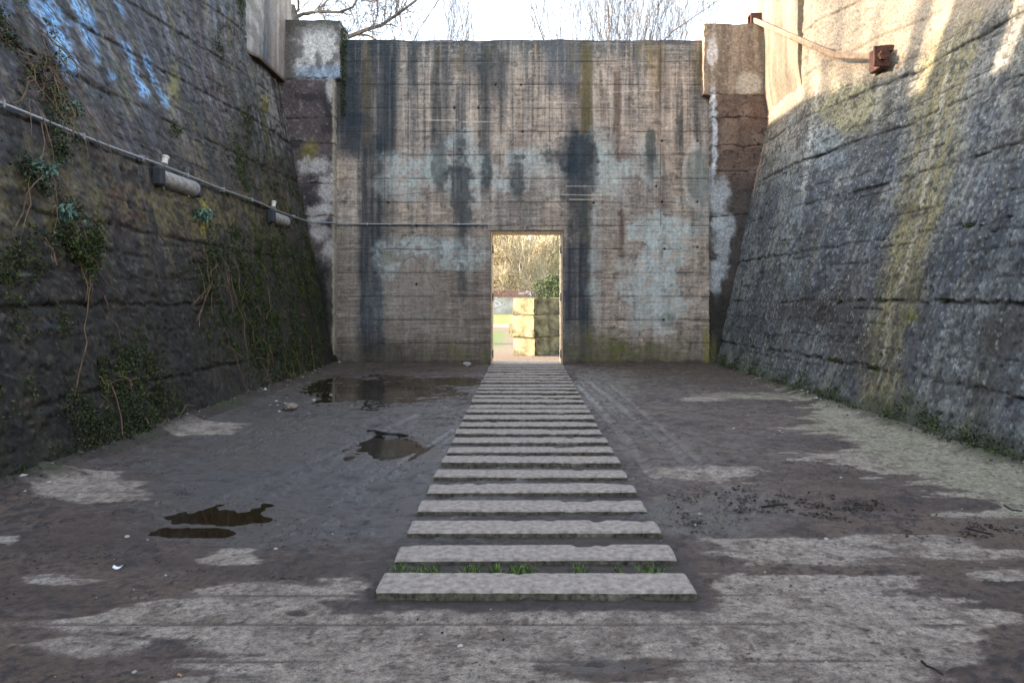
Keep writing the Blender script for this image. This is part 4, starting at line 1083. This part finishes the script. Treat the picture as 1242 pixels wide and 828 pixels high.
def climber(name, label, cat, regions, n, size, mat, out, stems):
    root = empty(name, on_left(regions[0][0], regions[0][1] + regions[0][3] * .6))
    tag(root, label, cat)
    def fn(Y, Z, m):
        w = 0
        for r in regions: w = w + LW(*r)(Y, Z, m)
        clump = sst(.46, .68, fbm(Y * 3.3, Z * 3.3, 4, 400 + n % 17))
        return w * clump * (Y > 4)
    p = wall_points(DL, True, n, fn, out)
    lf = leaf_cloud('leaves', p, (1, 0, 0), size, mat, up=.9, aspect=.5)
    lf.parent = root; lf.location = -root.location
    mb = MB()
    for k in range(stems):
        r = random.choice(regions)
        a = on_left(max(r[0] + random.uniform(-.8, .8) * r[2], 2), r[1] + random.uniform(-.8, .9) * r[3])
        x, y, z = a; pp = []
        dy, dz = random.uniform(-.12, .12), random.uniform(-.02, .16)
        nn = random.randint(4, 9)
        for q_ in range(nn):
            xx = float(surf(DL, y, z)) + .03 + .10 * math.sin(q_ / nn * 3.1) * random.uniform(.3, 1)
            pp.append((xx, y, z)); y += dy + random.uniform(-.06, .06); z = max(z - dz + random.uniform(-.06, .06), .06)
        loc(MB().tube(pp, [random.uniform(.003, .006)] * len(pp), 4), 'stem', M_stem, root)
    return root

climber('creeping_plant', 'tangled green creeper with dry stems filling the far left corner', 'climbing plant', [(310, 360, 70, 75), (345, 430, 50, 40), (270, 330, 40, 40)], 6500, .034, M_ivy, (.0, .13), 46)
climber('creeping_plant', 'dark hanging creeper low on the near left wall above the floor', 'climbing plant', [(150, 500, 52, 80), (200, 540, 50, 30), (115, 560, 40, 30)], 6500, .028, M_ivy, (.0, .10), 14)
climber('creeping_plant', 'trailing leafy tuft with brown roots high at the left edge', 'climbing plant', [(60, 240, 40, 60), (50, 100, 26, 50), (12, 30, 18, 34)], 2600, .036, M_ivy, (.0, .10), 26)
climber('creeping_plant', 'bright green leafy cushion at mid height on the left wall', 'climbing plant', [(85, 300, 24, 26), (100, 320, 10, 18)], 3200, .035, M_leafdark, (.0, .10), 5)
climber('small_fern', 'small blue-green ferns dotted below the conduit on the left wall', 'fern', [(92, 125, 14, 12), (100, 172, 22, 6), (50, 200, 12, 8), (76, 257, 10, 9), (95, 265, 8, 8), (60, 300, 14, 16), (240, 250, 8, 12), (70, 70, 6, 6), (108, 15, 8, 6)], 650, .060, M_fern, (.02, .10), 0)
climber('creeping_plant', 'sparse dry brown twigs hanging at the top left corner', 'climbing plant', [(55, 60, 18, 40), (45, 90, 30, 30)], 120, .04, M_ivy, (.02, .12), 30)

# ivy on the corner beside the left pillar's top
n = 1500
t = RNG.random(n)
z = 7.35 - 1.9 * t ** 1.2
p = np.stack([-3.86 + .10 * RNG.random(n) + .05 * RNG.normal(size=n) * (1 - t) , 16.12 + .14 * RNG.random(n), z], 1)
o = leaf_cloud('hanging_ivy', p, (0, -1, 0), .035, M_ivy, up=.8)
tag(o, 'dark ivy hanging beside the left pillar top against the end wall', 'ivy')

# right wall foot: moss and weeds
p = wall_points(DR, False, 5500, lambda Y, Z, m: sst(.3, .8, m) * sst(.42, .62, fbm(Y * 1.7, Z * 1.7, 3, 411)) * (Y > 4) * (Z < .35) * (Z > -.02), (.0, .06))
tag(leaf_cloud('moss', p, (-1, 0, 0), .026, M_leafdark, up=-.2, aspect=.7), kind='stuff')
p = wall_points(DR, False, 2600, lambda Y, Z, m: sst(.4, .9, m) * (Y > 4) * (Z > .35) * (Z < 2.6), (.0, .03))
tag(leaf_cloud('moss', p, (-1, 0, 0), .022, M_leafdark, up=.2, aspect=.7), kind='stuff')

# leaf litter along the wall feet and on the floor
def floor_points(n, fn):
    w = fn(GX, GY); w = np.clip(w, 0, None) * (GY > 2.2) * (GY < 16.2) * np.maximum(GY, .5) ; w = w.ravel() / w.sum()
    i = RNG.choice(w.size, n, p=w)
    return np.stack([GX.ravel()[i] + RNG.normal(0, .006, n), GY.ravel()[i] + RNG.normal(0, .008, n), GH.ravel()[i] + RNG.uniform(.001, .006, n)], 1)
cl2 = sst(.5, .7, fbm(GX * 2.5, GY * 3.5, 4, 90))
p1 = floor_points(9000, lambda x, y: np.maximum(bankL, bankR) + .25 * bankB)
p2 = floor_points(7000, lambda x, y: cl2 * (1 - pud) * (1 - near_path) * (.15 + .85 * (1 - dry)))
Us = CX + GX / np.maximum(GY, 1.2) * F; Vs = CY + EYE / np.maximum(GY, 1.2) * F
heap = blob(Us, Vs, 1010, 615, 85, 11, NN, .6, 1.2) + blob(Us, Vs, 850, 620, 60, 20, NN, .6, 1.2) * .35 + blob(Us, Vs, 1170, 645, 60, 9, NN, .6, 1.2) * .4 + blob(Us, Vs, 345, 700, 20, 6, NN, .5, 1) * .7 + blob(Us, Vs, 1055, 775, 12, 4, NN, .5, 1) * .4 + blob(Us, Vs, 470, 528, 40, 4, NN, .5, 1) * .4
hcl = sst(.50, .66, fbm(GX * 7, GY * 9, 4, 95))
p3 = floor_points(3400, lambda x, y: heap * (heap > .06) * (.06 + hcl))
p4 = floor_points(170, lambda x, y: heap + .02 * cl2 + .2 * bankL)
tag(leaf_cloud('leaf_litter', np.concatenate([p1, p2, p3]), (0, 0, 0), np.concatenate([np.full(len(p1), .028), np.full(len(p2), .020), np.clip(RNG.gamma(1.6, .012, len(p3)), .004, .034)]), M_debris, up=-.03, aspect=.45, flat=.35), kind='stuff')

tag(leaf_cloud('twig_litter', p4 + np.array([0, 0, .006]), (0, 0, 0), np.full(len(p4), .13), M_debris, up=0, aspect=.07, flat=.12), kind='stuff')

# gravel
def pebble_mesh(name, pts, sizes, mat):
    base = np.array([(1, 0, 0), (-1, 0, 0), (0, 1, 0), (0, -1, 0), (0, 0, .7), (0, 0, -.7)], dtype=float)
    fc = np.array([(0, 2, 4), (2, 1, 4), (1, 3, 4), (3, 0, 4), (2, 0, 5), (1, 2, 5), (3, 1, 5), (0, 3, 5)])
    n = len(pts)
    th = RNG.random(n) * 6.28
    v = base[None] * RNG.uniform(.6, 1.3, (n, 6, 1)) * np.asarray(sizes)[:, None, None]
    c, s = np.cos(th)[:, None], np.sin(th)[:, None]
    v = np.stack([v[..., 0] * c - v[..., 1] * s, v[..., 0] * s + v[..., 1] * c, v[..., 2] * .8], -1) + np.asarray(pts)[:, None]
    f = (fc[None] + (np.arange(n) * 6)[:, None, None]).reshape(-1, 3)
    return mesh_np(name, v.reshape(-1, 3), [f], mat, smooth=False)
pg = np.concatenate([floor_points(1800, lambda x, y: np.maximum(bankL, bankR) + .15 * bankB + .5 * blob(Us, Vs, 350, 480, 60, 22, NN, .6, 1)), floor_points(1500, lambda x, y: (1 - pud) * (.2 + cl2))])
tag(pebble_mesh('gravel', pg, np.concatenate([RNG.gamma(2, .007, 1800), RNG.gamma(2, .0026, 1500)]), M_stone), kind='stuff')

# grass tufts before the second slab
gx = []
for (u, w, n) in [(485, 12, 60), (505, 10, 26), (525, 14, 60), (572, 14, 110), (600, 8, 70), (625, 12, 90), (640, 8, 60), (703, 12, 70), (752, 8, 16), (790, 14, 90)]:
    y0 = 4.00
    for _ in range(n):
        gx.append(((u + random.gauss(0, w * .5) - CX) / F * 3.93, 3.905 + random.uniform(-.03, .06)))
vs = []; fs = []
for (x, y) in gx:
    h = random.uniform(.012, .045); a = random.uniform(0, 6.28); w = .0028
    lx, ly = random.gauss(0, .016), random.gauss(0, .014)
    z0 = float(ground_z(x, y)) - .004
    b = len(vs)
    vs += [(x - w * math.cos(a), y - w * math.sin(a), z0), (x + w * math.cos(a), y + w * math.sin(a), z0),
           (x + lx * .5 + w * .7 * math.cos(a), y + ly * .5 + w * .7 * math.sin(a), z0 + h * .65), (x + lx * .5 - w * .7 * math.cos(a), y + ly * .5 - w * .7 * math.sin(a), z0 + h * .65), (x + lx, y + ly, z0 + h)]
    fs += [(b, b + 1, b + 2, b + 3), (b + 3, b + 2, b + 4)]
me = bpy.data.meshes.new('grass'); me.from_pydata(vs, [], fs); me.materials.append(M_grassblade)
tag(link(bpy.data.objects.new('grass', me)), kind='stuff')

# small things on the floor
def place(px, py, dz=0.0):
    x, y = on_floor(px, py); return (x, y, float(ground_z(x, y)) + dz)
x, y, z = place(143, 690)
mb = MB(); vs = []; fs = []
for i in range(7):
    t = i / 6 - .5
    for j in (0, 1):
        vs.append((x + t * .045, y + (j - .5) * .018 + t * .012, z + .004 + .05 * t * t + j * .006))
for i in range(6): fs.append((i * 2, i * 2 + 1, i * 2 + 3, i * 2 + 2))
b = len(vs); vs += [(v[0], v[1], v[2] + .001) for v in vs]; fs += [tuple(b + q for q in reversed(f)) for f in fs]
mb.add(vs, fs); tag(mb.build('paper_scrap', M_paper), 'curled white paper scrap on the dark mud, left foreground', 'litter')
x, y, z = place(218, 821)
tag(MB().tube([(x - .009, y + .006, z + .005), (x + .009, y - .006, z + .006)], .0045, 10).build('cigarette_butt', M_cork), 'tan cigarette butt lying near the bottom left', 'litter')
random.seed(5)
def stone(px, py, r, label, mat=M_stone):
    x, y, z = place(px, py)
    import bmesh
    bm = bmesh.new(); bmesh.ops.create_icosphere(bm, subdivisions=2, radius=r)
    for v in bm.verts:
        v.co *= random.uniform(.82, 1.15); v.co.z *= .6
    me = bpy.data.meshes.new('stone'); bm.to_mesh(me); bm.free(); me.materials.append(mat)
    o = link(bpy.data.objects.new('stone', me)); o.location = (x, y, z + r * .35)
    tag(o, label, 'stone')
M_pale = flat_mat('pale_stone', lin(160, 155, 148), .85, .3, 30, .3)
M_lump = flat_mat('old_mortar_lump', lin(104, 92, 80), .9, .4, 20, .5, rgb2=lin(130, 118, 104))
stone(154, 651, .016, 'small pale stone left of the brown puddle', M_pale)
stone(163, 816, .010, 'pale pebble near the bottom left corner', M_pale)
stone(848, 624, .014, 'pale pebble in the mud right of the slab path', M_pale)
stone(352, 497, .10, 'jagged brown mortar lump at the foot of the left creeper', M_lump)
stone(1020, 580, .0001 + .012, 'small dark stone near the edge of the dry floor on the right', M_stone)
stone(1002, 655, .014, 'dark stone at the edge of the dry patch, right foreground', M_stone)
stone(566, 443.5, .09, 'grey stone against the end wall just left of the doorway', M_pale)
def twig(pix, r, label, mat=M_barkdark, lift=.006):
    p = [place(a, b, lift) for (a, b) in pix]
    tag(MB().tube(p, [r * (1 - .5 * i / len(p)) for i in range(len(p))], 6).build('stick', mat), label, 'stick')
M_wetstick = flat_mat('wet_black_stick', (.012, .010, .009), .5, .4, 20, .2)
twig([(446, 524), (456, 525), (470, 527), (482, 527), (494, 529)], .022, 'black wet stick at the edge of the round puddle', M_wetstick, .012)
twig([(1118, 804), (1124, 810), (1134, 814), (1144, 819)], .005, 'short dark twig near the bottom right', M_wetstick)
twig([(924, 616), (938, 613), (955, 612)], .008, 'thin dark twig left of the debris heap', M_wetstick)
twig([(1218, 614), (1228, 620), (1240, 621)], .007, 'thin twig on the dry floor at the right edge', M_wetstick)
twig([(1172, 640), (1190, 645), (1204, 648)], .008, 'long dark twig in the litter at the right', M_wetstick)

# ------------------------------------------------------------------ outside: stone block pile
th = math.radians(50)
cx_, cy_ = (648.6 - CX) / F * 18.6, 18.6         # front corner of the pile
def block(w, d, z0, z1, ox, oy, label, seed):
    random.seed(seed)
    import bmesh
    bm = bmesh.new()
    bmesh.ops.create_cube(bm, size=1)
    bmesh.ops.scale(bm, vec=(w, d, z1 - z0), verts=bm.verts)
    bmesh.ops.bevel(bm, geom=bm.edges[:], offset=.018, segments=2, affect='EDGES')
    bmesh.ops.subdivide_edges(bm, edges=[e for e in bm.edges if e.calc_length() > .25], cuts=5, use_grid_fill=True)
    for v in bm.verts:
        v.co += Vector((random.gauss(0, .007), random.gauss(0, .007), random.gauss(0, .005)))
        n1_ = float(fbm(v.co.x * 2 + seed * 7 + 50, v.co.y * 2 + v.co.z * 3 + 50, 3, 500)) - .5
        v.co += Vector((n1_, n1_, 0)) * .05
    me = bpy.data.meshes.new('stone_block'); bm.to_mesh(me); bm.free(); me.materials.append(M_block)
    o = link(bpy.data.objects.new('stone_block', me))
    # local x runs along the long (dark) face, local y along the lit end
    ca, sa = math.cos(th), math.sin(th)
    lx, ly = w / 2 + ox, d / 2 + oy
    o.location = (cx_ + lx * ca - ly * sa, cy_ + lx * sa + ly * ca, (z0 + z1) / 2)
    o.rotation_euler = (0, 0, th)
    tag(o, label, 'stone block', 'sandstone blocks piled outside the doorway')
block(1.35, .74, .0, .475, .03, .0, 'lowest block of the sandstone pile behind the doorway', 1)
block(1.40, .84, .48, 1.03, -.05, -.03, 'bulging middle block of the sandstone pile behind the doorway', 2)
block(1.35, .74, 1.035, 1.46, .0, .0, 'topmost block of the sandstone pile behind the doorway', 3)

# ------------------------------------------------------------------ outside: boundary wall
fw = empty('boundary_wall', (0, 70, 0))
tag(fw, 'low grey wall with red-brown coping and graffiti, far behind the doorway', 'wall')
MB().box(-14, 12, -.15, .15, 0, 1.62, .01).build('wall_panel', M_farwall, fw)
MB().box(-14.1, 12.1, -.28, .28, 1.63, 2.22, .04).build('coping', M_coping, fw)
mb = MB()
random.seed(9)
def scribble(x, z, s, n):
    for _ in range(n):
        a = random.uniform(0, 6.28); p = []
        px_, pz_ = x + random.uniform(-s, s), z + random.uniform(-s * .5, s * .5)
        for k in range(5):
            p.append((px_, -.165, pz_)); a += random.uniform(-1.2, 1.2); px_ += math.cos(a) * s * .35; pz_ += math.sin(a) * s * .25
        mb.tube(p, .035, 4)
scribble(-1.9, 1.0, .6, 9); scribble(.3, .9, .4, 2)
mb.build('graffiti', M_white, fw)
mb = MB()
def scribble2(x, z, s, n):
    for _ in range(n):
        a = random.uniform(0, 6.28); p = []
        px_, pz_ = x + random.uniform(-s, s), z + random.uniform(-.1, .1)
        for k in range(4):
            p.append((px_, -.295, pz_)); a += random.uniform(-1.2, 1.2); px_ += math.cos(a) * .2; pz_ += math.sin(a) * .1
        mb.tube(p, .03, 4)
scribble2(1.2, 1.92, .6, 8)
mb.build('graffiti', M_white, fw)

# ------------------------------------------------------------------ trees
def tree_geo(seed, height, spread, levels=5, lean=(0, 0), twig=.012, trunk_r=.16, forks=3, upward=.35, crook=.18):
    random.seed(seed)
    trunk = MB(); br_ = MB()
    def grow(p, d, length, r, lvl, mbt):
        n = 5 if lvl < 2 else 4
        pts = [p]; rad = [r]; q = p.copy(); dd = d.copy()
        tips = []
        for i in range(n):
            dd = (dd + Vector((random.gauss(0, crook), random.gauss(0, crook), random.gauss(0, crook) + upward * .12))).normalized()
            q = q + dd * (length / n)
            pts.append(q.copy()); rad.append(max(r * (1 - .55 * (i + 1) / n), twig * .55))
            if lvl < levels and (i >= 1 or lvl > 0):
                for _ in range(random.choice((1, 1, 2)) if lvl < levels - 1 else 2):
                    tips.append((q.copy(), dd.copy(), rad[-1]))
        mbt.tube(pts, rad, 6 if lvl == 0 else (4 if lvl < 3 else 3), cap=(lvl == 0))
        for (tp, td, tr) in tips:
            ax = Vector((random.gauss(0, 1), random.gauss(0, 1), random.gauss(0, 1))).cross(td).normalized()
            ang = random.uniform(.35, .95) * spread
            nd = (td * math.cos(ang) + ax * math.sin(ang) + Vector((0, 0, upward * .4))).normalized()
            grow(tp, nd, length * random.uniform(.45, .72), max(tr * random.uniform(.5, .72), twig * .6), lvl + 1, br_)
    grow(Vector((0, 0, -.3)), Vector((lean[0], lean[1], 1)).normalized(), height * .62, trunk_r, 0, trunk)
    return trunk, br_
def make_tree(name, label, cat, group, x, y, geo, mat, rot=0, sc=1.0, z=0):
    r = empty(name, (x, y, z)); tag(r, label, cat, group)
    r.rotation_euler = (0, 0, rot); r.scale = (sc, sc, sc)
    geo[0].build('trunk', mat, r, smooth=True); geo[1].build('branches', mat, r, smooth=False)
    return r
def copy_tree(o, x, y, rot, sc, label, z=0):
    c = o.copy(); COL.objects.link(c)
    c.location = (x, y, z); c.rotation_euler = (0, 0, rot); c.scale = (sc, sc, sc); c['label'] = label
    for ch in o.children:
        k = ch.copy(); COL.objects.link(k); k.parent = c
    return c
# beyond the top of the wall
def px3(u, v, Y): return Vector(((u - CX) / F * Y, Y, EYE + (CY - v) / F * Y))
random.seed(31)
tl = empty('bare_tree', (-6.6, 24, 0)); tag(tl, 'spreading bare tree with crooked limbs above the left pillar', 'tree', 'bare trees behind the end wall')
trk = MB().tube([Vector((-6.6, 24, -.2)), Vector((-6.5, 24, 3)), Vector((-6.7, 24.1, 6)), Vector((-6.9, 24, 9.2)), px3(352, 8, 24)], [.34, .3, .26, .2, .16], 10)
lim = MB()
paths = [([(372, 62), (398, 54), (425, 44), (445, 36), (462, 31), (480, 19), (503, 2), (522, -18)], .085), ([(418, 46), (432, 42), (446, 43), (456, 48)], .05),
         ([(352, 24), (368, 17), (386, 14), (412, 15), (428, 9), (438, -10)], .065), ([(355, 26), (362, 10), (361, -8), (368, -30)], .05), ([(385, 14), (396, 2), (404, -20)], .04),
         ([(462, 31), (474, 30), (484, 34)], .025), ([(452, 34), (458, 18), (457, 0), (462, -16)], .03), ([(480, 19), (481, 4), (478, -12)], .025), ([(412, 15), (424, 18), (432, 16)], .02)]
def limb_twigs(p, d, L_, r, lvl):
    q = p.copy(); pp = [q.copy()]; rr = [r]
    for i in range(4):
        d = (d + Vector((random.gauss(0, .22), random.gauss(0, .2), random.gauss(0, .2) + .05))).normalized(); q = q + d * L_ / 4
        pp.append(q.copy()); rr.append(max(r * (1 - .2 * i), .006))
        if lvl < 2 and random.random() < .75:
            nd = (d + Vector((random.gauss(0, .7), random.gauss(0, .5), random.gauss(.2, .6)))).normalized()
            limb_twigs(q, nd, L_ * .6, max(r * .65, .006), lvl + 1)
    lim.tube(pp, rr, 3, cap=False)
for pth, r in paths:
    P3 = [px3(u, v, 24 + .25 * math.sin(i * 1.7)) for i, (u, v) in enumerate(pth)]
    lim.tube(P3, [r * (1 - .65 * i / len(P3)) for i in range(len(P3))], 6)
    for i in range(1, len(P3)):
        for _ in range(3):
            t = random.random(); p = P3[i - 1].lerp(P3[i], t); d = (P3[i] - P3[i - 1]).normalized()
            nd = (d * .6 + Vector((random.gauss(0, .6), random.gauss(0, .5), random.gauss(.25, .6)))).normalized()
            limb_twigs(p, nd, random.uniform(.4, 1.1), max(r * .22, .008), 0)
loc(trk, 'trunk', M_barkdark, tl); loc(lim, 'branches', M_barkdark, tl)
t2 = make_tree('bare_tree', 'tallest slim bare tree over the right half of the end wall', 'tree', 'bare trees behind the end wall', 4.6, 31,
               tree_geo(12, 15.5, .62, 4, (0, 0), .011, .11, upward=.6, crook=.10), M_barkdark)
copy_tree(t2, 3.2, 33, 2.1, 1.02, 'leftmost slim bare tree over the right half of the wall')
copy_tree(t2, 5.7, 32, 4.0, 1.0, 'slim bare tree right beside the tallest one over the wall')
copy_tree(t2, 7.4, 37, 5.0, 1.05, 'faint slim bare tree nearest the right pillar over the wall')
copy_tree(t2, -3.9, 33, 1.2, .98, 'slim bare tree just right of the spreading tree')
copy_tree(t2, -2.9, 36, 5.2, 1.0, 'faint slim bare tree left of centre over the wall')
copy_tree(t2, -21.0, 15.0, .6, 1.5, 'bare tree standing above the left wall near its far end', z=2)
copy_tree(t2, -22.5, 13.6, 2.6, 1.5, 'bare tree standing above the left wall beside the added shade panels', z=2)
# seen through the doorway
gd = tree_geo(21, 8.0, .75, 4, (0, 0), .040, .13, upward=.5, crook=.12)
ta = make_tree('bare_tree', 'pale many-stemmed bare tree left in the doorway view', 'tree', 'bare trees beyond the boundary wall', -1.6, 74, gd, M_bark)
gd2 = tree_geo(33, 9.0, 1.0, 4, (-.3, 0), .036, .15, upward=.3, crook=.2)
tb = make_tree('bare_tree', 'arching bare tree leaning in from the right in the doorway view', 'tree', 'bare trees beyond the boundary wall', 4.3, 73, gd2, M_bark)
tree_spots = [(-3.4, 76, 1, .95, 'pale bare tree at the left edge of the doorway view'), (-.3, 77, 2.5, 1.05, 'pale bare tree at the centre of the doorway view'), (1.0, 80, 4, .9, 'slender bare tree behind the evergreen bush, left of it'),
              (2.4, 82, 5, 1.1, 'bare tree rising right behind the evergreen bush'), (-2.4, 84, .5, 1.2, 'farther bare tree behind the pale ones on the left'), (3.6, 88, 3.3, 1.2, 'farthest bare tree on the right of the doorway view'),
              (-4.9, 80, 2.0, 1.1, 'bare tree glimpsed beside the left door jamb'), (.4, 90, 1.7, 1.25, 'far tall bare tree behind the middle of the doorway view')]
for i, (x, y, r_, s_, lb) in enumerate(tree_spots):
    copy_tree(ta if i % 3 else tb, x, y, r_, s_, lb)
# evergreen bush
sh = empty('evergreen_bush', (3.9, 66, 0)); tag(sh, 'green evergreen bush above the stone blocks', 'bush')
n = 9000
a = RNG.normal(size=(n, 3)); a /= np.linalg.norm(a, axis=1)[:, None]
rr = RNG.uniform(.55, 1.0, n) ** .6 * (0.45 + 1.1 * fbm(a[:, 0] * 2 + 5, a[:, 2] * 2 + a[:, 1], 3, 77))
p = a * rr[:, None] * np.array([2.5, 1.6, 2.1]) + np.array([0, 0, 1.9])
p = p[p[:, 2] > .1]
leaf_cloud('leaves', p, (0, 0, 0), .16, M_shrub, parent=sh, aspect=.6)
MB().tube([(0, 0, 0), (.1, 0, 1.2), (.0, .1, 2.4)], [.08, .06, .03], 6).tube([(0, 0, .3), (.6, .1, 1.4), (.8, .1, 2.2)], [.05, .04, .02], 5).build('trunk', M_barkdark, sh)
# scrub wood far behind
n = 26000
px_ = RNG.uniform(-16, 16, n); pz_ = RNG.random(n) ** 1.1; top_ = 9 + 8 * fbm(px_ * .25, px_ * 0 + 2, 4, 78)
p = np.stack([px_, 96 + RNG.uniform(0, 8, n) + pz_ * 6, pz_ * top_], 1)
o = leaf_cloud('far_wood', p, (0, 0, 0), .8, M_scrub, up=-.8, aspect=.09)
tag(o, kind='stuff')
# dark green scrub strip behind the boundary wall
n = 5000
p = np.stack([RNG.uniform(-9, 9, n), 71.5 + RNG.uniform(0, 2.5, n), RNG.random(n) ** 1.3 * 3.6], 1)
w = fbm(p[:, 0] * .9, p[:, 2] * .9, 3, 79) > .47
o = leaf_cloud('undergrowth', p[w], (0, 0, 0), .22, M_shrub, up=-.4, aspect=.3)
tag(o, kind='stuff')
